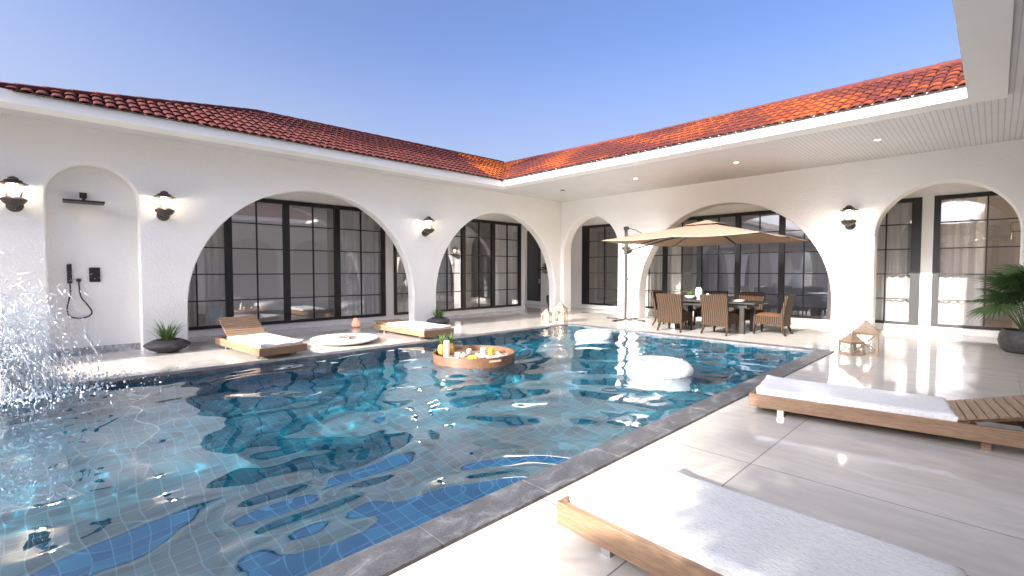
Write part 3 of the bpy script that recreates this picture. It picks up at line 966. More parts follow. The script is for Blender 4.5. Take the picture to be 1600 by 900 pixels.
def fan_leaf(b, hub, dirv, size, rg, nseg=26):
    d = Vector(dirv).normalized()
    up = Vector((0, 0, 1)); side = d.cross(up)
    if side.length < 0.1: side = Vector((1, 0, 0))
    side.normalize(); nrm = side.cross(d).normalized()
    b.col = rg.uniform(0, 1)
    for k in range(nseg):
        a = (k / (nseg - 1) - 0.5) * R(250)
        L = size * (0.72 + 0.28 * math.cos(a * 0.55)) * rg.uniform(0.92, 1.05)
        r = d * math.cos(a) + side * math.sin(a)
        t_ = (side * math.cos(a) - d * math.sin(a))
        w = 0.024 * size / 0.5
        prev = None
        for q in range(6):
            f = q / 5
            pos = Vector(hub) + r * (L * f) - nrm * (0.10 * L * f * f) + Vector((0, 0, -0.16 * L * f ** 3))
            ww = w * (0.25 + 1.5 * f if f < 0.5 else 1.0 * (1 - f) * 2) + 0.0012
            v1 = b.vert(pos + t_ * ww - nrm * ww * 0.3); vm = b.vert(pos + nrm * ww * 0.35); v2 = b.vert(pos - t_ * ww - nrm * ww * 0.3)
            if prev:
                b.face([prev[0], v1, vm, prev[1]]); b.face([prev[1], vm, v2, prev[2]])
            prev = (v1, vm, v2)
def fan_palm(label, loc, potprof, zsoil, n, hmax, spread, leaf, seed, trunk=None):
    rg = random.Random(seed)
    t = thing('potted_palm', label, 'potted palm', loc)
    p = MB(); p.lathe(potprof, 40); p.build('pot', M['pot'], t, smooth=True, autos=50)
    rs = potprof[-1][0] if potprof[-1][0] > 0.05 else potprof[-2][0]
    so = MB(); so.lathe([(rs * 0.99, zsoil - 0.02), (0.02, zsoil)], 24); so.build('soil', M['soil'], t)
    st_ = MB(); lf = MB()
    z0 = zsoil
    if trunk:
        tk = MB(); tk.tube([(0, 0, zsoil - 0.03), (0.03, 0.02, zsoil + trunk * 0.5), (0.0, 0.03, zsoil + trunk)], [0.035, 0.028, 0.03], 8); tk.build('trunk', M['bark'], t, smooth=True)
        z0 = zsoil + trunk
    for k in range(n):
        az = 2 * PI * (k * 0.381966) + rg.gauss(0, 0.2)
        f = (k + 0.5) / n
        h = hmax * (1 - 0.62 * f) * rg.uniform(0.92, 1.05); rad = spread * (0.12 + 0.88 * f ** 0.7) * rg.uniform(0.85, 1.1)
        base = Vector((0.07 * math.cos(az) * (0.3 + f), 0.07 * math.sin(az) * (0.3 + f), z0 - 0.02)) if not trunk else Vector((0, 0.03, z0))
        end = Vector((rad * math.cos(az), rad * math.sin(az), z0 + h))
        mid = (base + end) / 2 + Vector((-0.12 * rad * math.cos(az), -0.12 * rad * math.sin(az), 0.08 * h))
        path = [base * (1 - q) ** 2 + mid * 2 * q * (1 - q) + end * q * q for q in [i / 6 for i in range(7)]]
        st_.tube(path, [0.012, 0.011, 0.010, 0.009, 0.008, 0.007, 0.006], 5)
        d = Vector((math.cos(az), math.sin(az), 0.9 - 1.1 * f + rg.gauss(0, 0.15)))
        fan_leaf(lf, end, d, leaf * rg.uniform(0.85, 1.1), rg)
    st_.build('stem', M['stem'], t, smooth=True); lf.build('frond', M['leaf'], t, col=True)
    return t
fan_palm('big fan palm in a round charcoal tub at the right arch', (11.52, -0.55, 0),
         [(0.20, 0), (0.30, 0.01), (0.37, 0.08), (0.40, 0.20), (0.385, 0.32), (0.345, 0.41), (0.325, 0.415), (0.315, 0.36), (0.05, 0.355)], 0.37, 24, 1.12, 0.50, 0.50, 11)
fan_palm('slim palm in a tall dark vase in the villa corner behind the left arch', (-1.62, 1.40, 0),
         [(0.13, 0), (0.17, 0.02), (0.24, 0.25), (0.25, 0.42), (0.22, 0.50), (0.20, 0.50), (0.19, 0.45), (0.05, 0.44)], 0.46, 12, 0.55, 0.55, 0.36, 13, trunk=0.75)

# ------------------------------------------------------------------ wall lanterns
def wall_lantern(label, loc, rotz, lit=2.3):
    """local +x points out of the wall; origin on the wall"""
    t = thing('wall_lantern', label, 'wall lamp', loc, rotz, 'dark carriage lanterns on the white walls')
    pl = MB(); pl.m = Matrix.Translation((0.0, 0, -0.17)) @ Matrix.Rotation(PI / 2, 4, 'Y'); pl.lathe([(0.115, 0.001), (0.12, 0.018), (0.095, 0.03), (0.06, 0.05), (0.02, 0.055)], 24); pl.build('wall_plate', M['bronze'], t, smooth=True, autos=40)
    ar = MB(); ar.tube([(0.04, 0, -0.19), (0.12, 0, -0.24), (0.21, 0, -0.23), (0.23, 0, -0.16)], 0.022, 8); ar.build('arm', M['bronze'], t, smooth=True)
    cx = 0.24
    c = MB(); c.lathe([(0.015, -0.215), (0.055, -0.20), (0.125, -0.16), (0.172, -0.10), (0.175, -0.075), (0.15, -0.05), (0.105, -0.03), (0.02, -0.028)], 24, (cx, 0, 0), wob=0.04, wn=8); c.build('cup', M['bronze'], t, smooth=True, autos=50)
    g = MB(); g.lathe([(0.07, -0.028), (0.105, 0.06), (0.12, 0.15), (0.118, 0.198)], 24, (cx, 0, 0)); g.build('glass', M['clear'], t, smooth=True)
    for k in range(6):
        a = 2 * PI * k / 6 + 0.2
        rb = MB(); rb.tube([(cx + r * math.cos(a), r * math.sin(a), z) for r, z in ((0.098, -0.035), (0.125, 0.05), (0.142, 0.13), (0.150, 0.205))], 0.0075, 5); rb.build('rib', M['bronze'], t, smooth=True)
    cap = MB(); cap.lathe([(0.10, 0.19), (0.20, 0.198), (0.205, 0.207), (0.15, 0.235), (0.115, 0.255), (0.13, 0.262), (0.125, 0.27), (0.075, 0.285), (0.072, 0.315), (0.06, 0.325), (0.02, 0.345)], 24, (cx, 0, 0)); cap.build('cap', M['bronze'], t, smooth=True, autos=40)
    bu = MB(); bu.lathe([(0.02, -0.02), (0.028, 0.03), (0.045, 0.07), (0.04, 0.11), (0.012, 0.135)], 12, (cx, 0, 0)); bu.build('bulb', M['bulb'], t, smooth=True)
    t.scale = (0.86, 0.86, 0.86)
    ld = bpy.data.lights.new('lamp_light', 'POINT'); ld.energy = lit; ld.color = (1.0, 0.85, 0.64); ld.shadow_soft_size = 0.045
    lo = bpy.data.objects.new('lamp_light', ld); COL.objects.link(lo); lo.parent = t; lo.location = (cx + 0.0, 0, 0.165)
    return t
LZ = 2.70
wall_lantern('wall lantern left of the shower recess, nearest the frame edge', (0, -13.68, LZ), 0)
wall_lantern('wall lantern between the shower recess and the large left arch', (0, -11.74, LZ), 0)
wall_lantern('wall lantern on the pier between the two left arches', (0, -5.86, LZ), 0)
wall_lantern('wall lantern on the right wall between the big arch and the right arch', (8.70, 0, LZ), -PI / 2)
wall_lantern('wall lantern hidden behind the parasol canopy', (2.86, 0, LZ - 0.40), -PI / 2)

# ------------------------------------------------------------------ shower
t = thing('rain_shower', 'black square rain shower head on a short ceiling arm in the arched recess', 'shower head', (-0.28, -12.85, 2.72))
b = MB(); b.box(0.001, 0.03, -0.05, 0.05, 0.07, 0.17); b.box(0.031, 0.22, -0.022, 0.022, 0.10, 0.135); b.box(0.18, 0.22, -0.022, 0.022, 0.0, 0.099); b.build('arm', M['black'], t)
b = MB(); b.box(0.03, 0.40, -0.27, 0.27, -0.035, -0.001); b.build('head', M['black'], t, bevel=0.004)
b = MB()
for i in range(8):
    b.box(0.401, 0.4035, -0.25 + i * 0.064, -0.205 + i * 0.064, -0.028, -0.010)
b.build('nozzle_strip', M['grey'], t)
t = thing('hand_shower', 'black hand shower with looping hose in the arched recess', 'hand shower', (-0.28, -13.06, 1.45))
b = MB(); b.box(0.02, 0.06, -0.035, 0.03, -0.17, 0.17); b.build('handset', M['black'], t, bevel=0.004)
b = MB(); b.box(0.001, 0.04, 0.085, 0.145, -0.14, -0.09); b.box(0.001, 0.019, -0.02, 0.015, -0.02, 0.03); b.build('outlet', M['black'], t)
b = MB(); pts = []
ctrl = [(0.04, -0.0, -0.17), (0.045, 0.0, -0.35), (0.05, -0.045, -0.60), (0.055, -0.02, -0.74), (0.055, 0.09, -0.79), (0.055, 0.22, -0.77), (0.055, 0.275, -0.69), (0.05, 0.22, -0.56), (0.045, 0.135, -0.40), (0.04, 0.115, -0.14)]
def catmull(c, n=6):
    out = []
    for i in range(len(c) - 1):
        p0, p1, p2, p3 = Vector(c[max(i - 1, 0)]), Vector(c[i]), Vector(c[i + 1]), Vector(c[min(i + 2, len(c) - 1)])
        for k in range(n):
            s_ = k / n
            out.append(0.5 * ((2 * p1) + (p2 - p0) * s_ + (2 * p0 - 5 * p1 + 4 * p2 - p3) * s_ * s_ + (3 * p1 - p0 - 3 * p2 + p3) * s_ ** 3))
    out.append(Vector(c[-1])); return out
b.tube(catmull(ctrl), 0.011, 8); b.build('hose', M['black'], t, smooth=True)
t = thing('shower_control', 'black rectangular shower control plate on the recess wall', 'control plate', (-0.28, -12.73, 1.43))
b = MB(); b.box(0.001, 0.022, -0.075, 0.075, -0.13, 0.13); b.build('plate', M['black'], t, bevel=0.003)
b = MB(); b.box(0.0225, 0.028, -0.03, 0.03, 0.02, 0.08); b.box(0.0225, 0.028, -0.03, 0.03, -0.08, -0.02); b.build('button', M['black'], t, bevel=0.002)

t = thing('globe_lamp', 'black bracket lamp with a lit white globe inside the right room', 'room lamp', (11.62, 3.4, 2.25))
b = MB(); b.tube([(-0.32, 0, 0), (-0.32, 0, 0.42), (0.12, 0, 0.42), (0.12, 0, 0.20)], 0.018, 6); b.tube([(-0.32, 0, 0.2), (0.12, 0, 0.2)], 0.018, 6); b.tube([(-0.1, 0, 0.42), (-0.1, 0, 1.46)], 0.012, 6); b.build('bracket', M['black'], t)
b = MB(); b.lathe([(0.02, -0.02), (0.08, 0.02), (0.105, 0.09), (0.08, 0.16), (0.03, 0.185)], 20, (0.12, 0, 0)); b.build('globe', M['bulb'], t, smooth=True)
ld = bpy.data.lights.new('room_light', 'POINT'); ld.energy = 9; ld.color = (1.0, 0.78, 0.52); ld.shadow_soft_size = 0.12
lo = bpy.data.objects.new('room_light', ld); COL.objects.link(lo); lo.parent = t; lo.location = (0.12, -0.25, 0.05)

# ------------------------------------------------------------------ soffit downlights
for i, (x, lbl) in enumerate(((1.68, 'unlit dark downlight in the soffit nearest the villa corner'), (4.23, 'lit downlight in the soffit above the parasol'),
                              (6.85, 'lit downlight in the soffit above the big right arch'), (9.44, 'lit downlight in the soffit nearest the overhead eave'))):
    t = thing('downlight', lbl, 'downlight', (x, -1.93, 4.0), 0, 'recessed downlights in the grooved soffit')
    b = MB(); b.lathe([(0.052, -0.001), (0.07, -0.001), (0.072, -0.008), (0.064, -0.012), (0.05, -0.012), (0.052, -0.001)], 24); b.build('trim', M['black'] if i == 0 else M['resin'], t, smooth=True, autos=40)
    b = MB(); b.lathe([(0.049, -0.0045), (0.03, -0.004), (0.004, -0.004)], 20); b.build('lens', M['black'] if i == 0 else M['spot'], t)

# ------------------------------------------------------------------ candle lanterns
def house_lantern(label, loc, rotz, w, hbody, hroof, xbars=True, lit=True, group='pale wooden candle lanterns'):
    t = thing('candle_lantern', label, 'lantern', loc, rotz, group)
    f = MB(); h = w / 2; k = w * 0.05; z0 = 0.03
    f.box(-h, h, -h, h, 0.0, z0)
    for sx in (-1, 1):
        for sy in (-1, 1):
            f.box(min(sx * h, sx * (h - 2 * k)), max(sx * h, sx * (h - 2 * k)), min(sy * h, sy * (h - 2 * k)), max(sy * h, sy * (h - 2 * k)), z0 + .001, hbody)
    for sy in (-1, 1):
        f.box(-h + 2 * k + .001, h - 2 * k - .001, min(sy * h, sy * (h - k)), max(sy * h, sy * (h - k)), hbody - 2 * k, hbody)
        f.box(min(sy * h, sy * (h - k)), max(sy * h, sy * (h - k)), -h + 2 * k + .001, h - 2 * k - .001, hbody - 2 * k, hbody)
    f.build('frame', M['palewood'], t, bevel=0.002)
    if xbars:
        for (ax, sg) in (('x', -1), ('x', 1), ('y', -1), ('y', 1)):
            b = MB(); zz0, zz1 = z0 + .004, hbody - 2 * k - .004; e_ = h - 2 * k - .002; d = sg * (h - k * 0.6)
            for s_ in (-1, 1):
                dd = d + s_ * 0.004
                if ax == 'x': b.tube([(-e_, dd, zz0 if s_ > 0 else zz1), (e_, dd, zz1 if s_ > 0 else zz0)], k * 0.42, 4)
                else: b.tube([(dd, -e_, zz0 if s_ > 0 else zz1), (dd, e_, zz1 if s_ > 0 else zz0)], k * 0.42, 4)
            b.build('cross_bar', M['palewood'], t)
    g = MB(); e_ = h - k * 1.4
    for (p, q) in (((-e_, -e_), (e_, -e_)), ((e_, -e_), (e_, e_)), ((e_, e_), (-e_, e_)), ((-e_, e_), (-e_, -e_))):
        g.poly([(*p, z0), (*q, z0), (*q, hbody - 2 * k), (*p, hbody - 2 * k)])
    g.build('glass', M['clear'], t)
    r_ = MB(); o = h * 1.12
    prof = [(o, hbody + 0.001), (o, hbody + 0.015), (o * 0.72, hbody + hroof * 0.32), (o * 0.46, hbody + hroof * 0.66), (o * 0.30, hbody + hroof), (o * 0.28, hbody + hroof + 0.01)]
    rings = [[r_.vert((sx * q, sy * q, z)) for sx, sy in ((-1, -1), (1, -1), (1, 1), (-1, 1))] for q, z in prof]
    for a in range(len(rings) - 1):
        for j in range(4): r_.face([rings[a][j], rings[a][(j + 1) % 4], rings[a + 1][(j + 1) % 4], rings[a + 1][j]])
    r_.face(rings[0][::-1]); r_.face(rings[-1])
    r_.build('roof', M['palewood'], t)
    zz = hbody + hroof + 0.01
    fi = MB(); q = o * 0.20
    fi.box(-q, q, -q, q, zz, zz + 0.03)
    fi.build('chimney', M['palewood'], t)
    hd = MB(); hd.tube([(0.035 * math.cos(a) , 0, zz + 0.03 + 0.04 + 0.04 * math.sin(a)) for a in [i * 2 * PI / 16 for i in range(17)]], 0.004, 5); hd.build('ring_handle', M['bronze'], t)
    c = MB(); cr = w * 0.17; ch = hbody * 0.42
    c.lathe([(cr, z0 + .001), (cr, z0 + ch), (cr * 0.7, z0 + ch - 0.006), (0.004, z0 + ch - 0.008)], 16); c.build('candle', M['wax'], t, smooth=True, autos=40)
    if lit:
        fl = MB(); fl.lathe([(0.004, z0 + ch), (0.016, z0 + ch + 0.02), (0.013, z0 + ch + 0.04), (0.002, z0 + ch + 0.075)], 10); fl.build('flame', M['candleglow'], t, smooth=True)
        ld = bpy.data.lights.new('candle_light', 'POINT'); ld.energy = 0.24; ld.color = (1.0, 0.72, 0.42); ld.shadow_soft_size = 0.03
        lo = bpy.data.objects.new('candle_light', ld); COL.objects.link(lo); lo.parent = t; lo.location = (0, 0, z0 + ch + 0.07)
    return t
house_lantern('tall pale wooden lantern with X bars and lit candle right of the pool corner', (9.47, -2.74, 0), R(6), 0.36, 0.39, 0.17)
house_lantern('short pale wooden lantern with X bars in front of the taller right lantern', (9.30, -3.02, 0), R(-35), 0.27, 0.23, 0.12, lit=False)
house_lantern('large pale wooden lantern with X bars at the far pool corner by the villa', (2.28, -2.72, 0), R(20), 0.32, 0.38, 0.17)
house_lantern('small open wooden lantern with white candle left of the large far lantern', (2.00, -3.02, 0), R(20), 0.24, 0.24, 0.11, xbars=False)
t = thing('salt_lamp', 'little peach glowing lamp on the floor below the large left window', 'small lamp', (-0.75, -7.55, 0))
b = MB(); b.lathe([(0.11, 0), (0.11, 0.02), (0.105, 0.021)], 16); b.build('base', M['palewood'], t)
b = MB(); b.lathe([(0.10, 0.021), (0.115, 0.08), (0.10, 0.14), (0.07, 0.18), (0.06, 0.23), (0.03, 0.25)], 14, wob=0.07, wn=5); b.build('shade', M['salt'], t, smooth=True)

# ------------------------------------------------------------------ low white fire bowl
t = thing('fire_bowl', 'low wide white round bowl holding driftwood between the two left loungers', 'fire bowl', (1.62, -8.92, 0))
b = MB(); b.lathe([(0.36, 0.0), (0.52, 0.015), (0.66, 0.07), (0.68, 0.10), (0.66, 0.112), (0.56, 0.095), (0.30, 0.075), (0.02, 0.07)], 48); b.build('bowl', M['resin'], t, smooth=True, autos=50)
b = MB()
for k in range(11):
    a = rnd.uniform(0, PI); x, y = rnd.uniform(-0.16, 0.16), rnd.uniform(-0.16, 0.16); l = rnd.uniform(0.07, 0.15)
    b.tube([(x - l * math.cos(a), y - l * math.sin(a), 0.095 + rnd.uniform(0, 0.04)), (x, y, 0.11 + rnd.uniform(0, 0.04)), (x + l * math.cos(a), y + l * math.sin(a), 0.095 + rnd.uniform(0, 0.05))], [0.012, 0.018, 0.009], 6)
b.build('driftwood', M['drift'], t, smooth=True)

# ------------------------------------------------------------------ parasol
t = thing('cantilever_parasol', 'tan square cantilever parasol on a dark pole over the dining table', 'parasol', (3.24, -0.80, 0))
b = MB(); b.box(-0.65, 0.65, -0.03, 0.03, 0.012, 0.045); b.box(-0.03, 0.03, -0.65, -0.031, 0.012, 0.045); b.box(-0.03, 0.03, 0.031, 0.65, 0.012, 0.045)
for (x, y) in ((-0.62, 0), (0.62, 0), (0, -0.62), (0, 0.62)): b.box(x - 0.05, x + 0.05, y - 0.05, y + 0.05, 0, 0.0115)
b.build('base', M['grey'], t)
b = MB(); b.box(-0.04, 0.04, -0.03, 0.03, 0.0455, 2.78); b.build('pole', M['grey'], t, bevel=0.006)
b = MB(); b.box(-0.055, 0.055, -0.045, 0.045, 2.0, 2.14); b.box(-0.06, 0.07, -0.045, 0.045, 2.74, 2.84); b.build('collar', M['grey'], t, bevel=0.01)
b = MB(); b.tube([(0.04, 0, 1.25), (0.10, 0, 1.25), (0.10, 0, 1.33)], 0.012, 6); b.lathe([(0.03, 1.21), (0.03, 1.29)], 12, (0.045, 0, 0)); b.build('crank', M['grey'], t)
ccx, ccy, cz, hs, pk = 2.71, -0.55, 2.27, 1.90, 2.74
b = MB(); b.tube([(0.05, 0, 2.10), (ccx * 0.55, ccy * 0.55, 2.36), (ccx - 0.05, ccy, 2.50)], 0.022, 8)
b.tube([(0.05, 0, 2.80), (0.40, ccy * 0.15, 2.70), (0.85, ccy * 0.3, 2.45)], 0.012, 6); b.build('arm', M['grey'], t, smooth=True)
b = MB(); n = 14
def canopy_z(u, v):
    q = max(abs(u), abs(v)); 
    z = pk + (cz - pk) * (q ** 0.92)
    # cloth sags between the ribs
    if q > 0.02:
        w_ = min(abs(u), abs(v)) / q
        z -= 0.035 * q * math.sin(PI * w_) 
    return z
def sheet(zoff, flip):
    g = []
    for i in range(2 * n + 1):
        g.append([b.vert((ccx + hs * (i / n - 1), ccy + hs * (j / n - 1), canopy_z(i / n - 1, j / n - 1) + zoff)) for j in range(2 * n + 1)])
    for i in range(2 * n):
        for j in range(2 * n):
            q = [g[i][j], g[i + 1][j], g[i + 1][j + 1], g[i][j + 1]]
            b.face(q[::-1] if flip else q)
    return g
sheet(0.0, False)
cano = b.build('canopy', M['canopy'], t, smooth=True, autos=25)
sol = cano.modifiers.new('solid', 'SOLIDIFY'); sol.thickness = 0.006
b = MB(); n_ = 6; s2 = 0.42
g = [[b.vert((ccx + s2 * (i / n_ - 1), ccy + s2 * (j / n_ - 1), pk + 0.05 - 0.13 * max(abs(i / n_ - 1), abs(j / n_ - 1)))) for j in range(2 * n_ + 1)] for i in range(2 * n_ + 1)]
for i in range(2 * n_):
    for j in range(2 * n_): b.face([g[i][j], g[i + 1][j], g[i + 1][j + 1], g[i][j + 1]])
ve = b.build('vent_flap', M['canopy'], t); ve.modifiers.new('solid', 'SOLIDIFY').thickness = 0.005
for k in range(8):
    a = k * PI / 4; rx, ry = math.cos(a), math.sin(a); q = max(abs(rx), abs(ry)); rx, ry = rx / q, ry / q
    rb = MB(); rb.tube([(ccx + hs * rx * s_, ccy + hs * ry * s_, canopy_z(rx * s_, ry * s_) - 0.026 - (0.0 if s_ > 0.1 else 0.06)) for s_ in (0.03, 0.25, 0.5, 0.75, 0.985)], 0.017, 6); rb.build('rib', M['black'], t, smooth=True)
    sb = MB(); sb.tube([(ccx + 0.04 * rx, ccy + 0.04 * ry, 2.45), (ccx + hs * rx * 0.5, ccy + hs * ry * 0.5, canopy_z(rx * 0.5, ry * 0.5) - 0.03)], 0.014, 5); sb.build('strut', M['black'], t)
b = MB(); b.lathe([(0.035, 2.38), (0.055, 2.40), (0.055, 2.48), (0.03, 2.50), (0.03, 2.68)], 14, (ccx, ccy, 0)); b.build('hub', M['black'], t, smooth=True, autos=40)

# ------------------------------------------------------------------ dining set
t = thing('dining_table', 'dark rectangular dining table under the parasol', 'table', (6.10, -1.18, 0))
b = MB(); b.box(-1.12, 1.12, -0.50, 0.50, 0.715, 0.75); b.build('top', M['darkwood'], t, bevel=0.004)
b = MB(); b.box(-0.92, 0.92, -0.40, 0.40, 0.62, 0.714); b.build('apron', M['darkwood'], t)
for (x, y) in ((-0.80, -0.34), (0.80, -0.34), (-0.80, 0.34), (0.80, 0.34)):
    b = MB(); b.box(x - 0.05, x + 0.05, y - 0.05, y + 0.05, 0, 0.619); b.build('leg', M['darkwood'], t)
chair_first = None
def make_chair():
    """seat faces local +y, back at -y"""
    t = thing('wicker_chair', 'chair', 'chair')
    # seat box with flared skirt and arched lower edge
    b = MB(); w, d = 0.30, 0.31
    N = 12
    def ring(z, k, arch):
        pts = []
        for (x0, y0, x1, y1) in ((-w, -d, w, -d), (w, -d, w, d), (w, d, -w, d), (-w, d, -w, -d)):
            for i in range(N):
                f = i / N; pts.append(b.vert(((x0 + (x1 - x0) * f) * k, (y0 + (y1 - y0) * f) * k, z + (arch * math.sin(PI * f) ** 0.6 if f > 0 else 0))))
        return pts
    r0, r1, r2 = ring(0.20, 1.03, 0.055), ring(0.34, 0.985, 0.0), ring(0.44, 1.0, 0.0)
    for a, c in ((r0, r1), (r1, r2)):
        for i in range(len(a)): b.face([a[i], a[(i + 1) % len(a)], c[(i + 1) % len(c)], c[i]])
    b.face(r2)
    b.build('seat_base', M['wicker'], t, smooth=True, autos=40)
    c = MB(); n1 = 10; g = []
    for i in range(n1 + 1):
        row = []
        for j in range(n1 + 1):
            u, v = i / n1 * 2 - 1, j / n1 * 2 - 1
            row.append(c.vert((u * 0.285, 0.02 + v * 0.275, 0.445 + 0.05 * (1 - max(abs(u), abs(v)) ** 5) + 0.012 * (1 - u * u) - 0.012 * (v < -0.3))))
        g.append(row)
    for i in range(n1):
        for j in range(n1): c.face([g[i][j], g[i + 1][j], g[i + 1][j + 1], g[i][j + 1]])
    rim = [g[i][0] for i in range(n1 + 1)] + [g[n1][j] for j in range(1, n1 + 1)] + [g[i][n1] for i in range(n1 - 1, -1, -1)] + [g[0][j] for j in range(n1 - 1, 0, -1)]
    c.face(rim[::-1])
    c.build('cushion', M['cushion'], t, smooth=True, autos=50)
    # slightly curved, raked back
    k = MB(); rows, cols = 10, 8; front, back = [], []
    for i in range(rows + 1):
        z = 0.21 + 0.72 * i / rows; f = i / rows
        rake = -0.315 - 0.015 * math.sin(f * PI) * 0 - (0.16 * max(0, f - 0.3) ** 1.3)
        hw = 0.315 + 0.012 * f - 0.01 * math.sin(f * PI)
        zt_ = 0.0
        front.append([k.vert((hw * (j / cols * 2 - 1), rake + 0.055 - 0.015 * (1 - (j / cols * 2 - 1) ** 2), z + (0.012 * math.cos((j / cols * 2 - 1) * 1.5) if i == rows else 0))) for j in range(cols + 1)])
        back.append([k.vert((hw * (j / cols * 2 - 1), rake - 0.012 - 0.018 * (1 - (j / cols * 2 - 1) ** 2), z + (0.012 * math.cos((j / cols * 2 - 1) * 1.5) if i == rows else 0))) for j in range(cols + 1)])
    for i in range(rows):
        for j in range(cols):
            k.face([front[i][j + 1], front[i][j], front[i + 1][j], front[i + 1][j + 1]]); k.face([back[i][j], back[i][j + 1], back[i + 1][j + 1], back[i + 1][j]])
        k.face([front[i][0], back[i][0], back[i + 1][0], front[i + 1][0]]); k.face([back[i][cols], front[i][cols], front[i + 1][cols], back[i + 1][cols]])
    for j in range(cols):
        k.face([front[rows][j], back[rows][j], back[rows][j + 1], front[rows][j + 1]]); k.face([back[0][j], front[0][j], front[0][j + 1], back[0][j + 1]])
    k.build('backrest', M['wicker'], t, smooth=True, autos=40)
    for (sx, sy) in ((-1, -1), (1, -1), (-1, 1), (1, 1)):
        l = MB()
        path = [(sx * 0.275, sy * 0.285, 0.30), (sx * 0.283, sy * 0.295, 0.15), (sx * 0.295, sy * (0.30 if sy > 0 else 0.375), 0.0)]
        l.tube(path, [0.034, 0.030, 0.022], 6); l.build('leg', M['wicker'], t, smooth=True)
    return t
ch0 = make_chair()
CH = [((5.46, -2.02), 0.05, 'wicker dining chair with its back to the pool, left of the two front chairs'),
      ((6.52, -1.84), -0.04, 'wicker dining chair with its back to the pool, right of the two front chairs'),
      ((7.38, -1.00), PI / 2 + 0.03, 'wicker dining chair at the right head of the table, seen from the side'),
      ((6.57, -0.34), PI, 'wicker dining chair behind the table, nearer its right end'),
      ((5.62, -0.36), PI, 'wicker dining chair behind the table, mostly hidden by a front chair'),
      ((4.92, -1.22), -PI / 2, 'wicker dining chair at the left head of the table, behind a front chair')]
for i, ((x, y), rz, lbl) in enumerate(CH):
    c = ch0 if i == 0 else copy_tree(ch0)
    c.location = (x, y, 0); c.rotation_euler = (0, 0, rz); c['label'] = lbl; c['group'] = 'wicker chairs around the dining table'

TZ = 0.751
t = thing('succulent_bowl', 'small grey bowl with a green plant on the dining table', 'bowl plant', (5.36, -0.98, TZ))
b = MB(); b.lathe([(0.06, 0), (0.11, 0.02), (0.145, 0.065), (0.14, 0.09), (0.125, 0.088), (0.11, 0.07), (0.02, 0.068)], 24); b.build('bowl', M['marble'], t, smooth=True, autos=50)
b = MB(); rg = random.Random(4)
for k in range(60):
    a = rg.uniform(0, 2 * PI); blade(b, (0.05 * math.cos(a), 0.05 * math.sin(a), 0.07), a, rg.uniform(0, 0.8), rg.uniform(0.10, 0.20), 0.012, 5, 0.9, rg.uniform(0.5, 1))
b.build('leaves', M['grassleaf'], t, col=True)
b = MB(); b.lathe([(0.045, 0), (0.05, 0.01), (0.03, 0.03), (0.03, 0.04), (0.075, 0.10), (0.088, 0.17), (0.085, 0.24), (0.06, 0.30), (0.035, 0.315), (0.03, 0.31)], 24)
tag(b.build('vase', M['ceramic'], smooth=True, autos=60, loc=(5.62, -1.05, TZ)), 'white egg-shaped vase on the dining table', 'vase')
t = thing('candle_cup', 'tiny white candle cup beside the white vase', 'candle cup', (5.86, -1.05, TZ))
b = MB(); b.lathe([(0.03, 0), (0.032, 0.005), (0.014, 0.03), (0.016, 0.07), (0.04, 0.09), (0.042, 0.14)], 18); b.build('holder', M['ceramic'], t, smooth=True, autos=50)
b = MB(); b.lathe([(0.025, 0.141), (0.025, 0.16), (0.003, 0.162)], 12); b.build('candle', M['wax'], t)
for (x, y, lbl) in ((6.75, -1.40, 'white dinner plate near the right end of the table, front side'), (6.62, -0.95, 'white dinner plate near the right end of the table, rear side'), (5.9, -1.45, 'white dinner plate in the middle of the front table edge')):
    b = MB(); b.lathe([(0.07, 0), (0.08, 0.004), (0.135, 0.016), (0.137, 0.02), (0.09, 0.010), (0.02, 0.009)], 28)
    tag(b.build('dinner_plate', M['ceramic'], smooth=True, autos=60, loc=(x, y, TZ)), lbl, 'plate', 'white plates on the dining table')

# ------------------------------------------------------------------ swim rings
def swim_ring(label, loc, Rm, rm, seed):
    t = thing('swim_ring', label, 'swim ring', loc, 0.3 * seed, 'white inflatable rings on the water')
    b = MB(); N, K = 64, 20
    g = []
    for i in range(N):
        a = 2 * PI * i / N
        row = []
        for k in range(K):
            c = 2 * PI * k / K
            pinch = 1 - 0.012 * (1 if i % 2 else 0) * (1 if abs(math.sin(c)) < 0.4 else 0.2)
            rr = Rm + rm * math.cos(c) * pinch
            row.append(b.vert((rr * math.cos(a), rr * math.sin(a), rm * 0.80 * math.sin(c))))
        g.append(row)
    for i in range(N):
        for k in range(K): b.face([g[i][k], g[(i + 1) % N][k], g[(i + 1) % N][(k + 1) % K], g[i][(k + 1) % K]])
    b.build('tube', M['vinyl'], t, smooth=True)
    s_ = MB()
    for i in range(26):
        a = 2 * PI * i / 26
        q = []
        for da, dz in ((-0.035, 0.006), (0.035, 0.006), (0.035, -0.012), (-0.035, -0.012)):
            rr = Rm + rm * 1.004
            q.append(((rr) * math.cos(a + da), (rr) * math.sin(a + da), dz - 0.01))
        s_.poly(q)
    s_.build('seam', M['seam'], t)
    v = MB(); v.lathe([(0.018, rm * 0.78), (0.016, rm * 0.80 + 0.02), (0.004, rm * 0.80 + 0.022)], 10, (Rm * 0.98, 0.1, 0)); v.build('valve', M['vinyl'], t)
swim_ring('white swim ring with a dashed seam, the closer of the two on the water', (7.60, -6.78, 0.035), 0.31, 0.175, 1)
swim_ring('white swim ring farther away near the lanterns at the far pool corner', (4.78, -4.55, 0.03), 0.27, 0.155, 2)

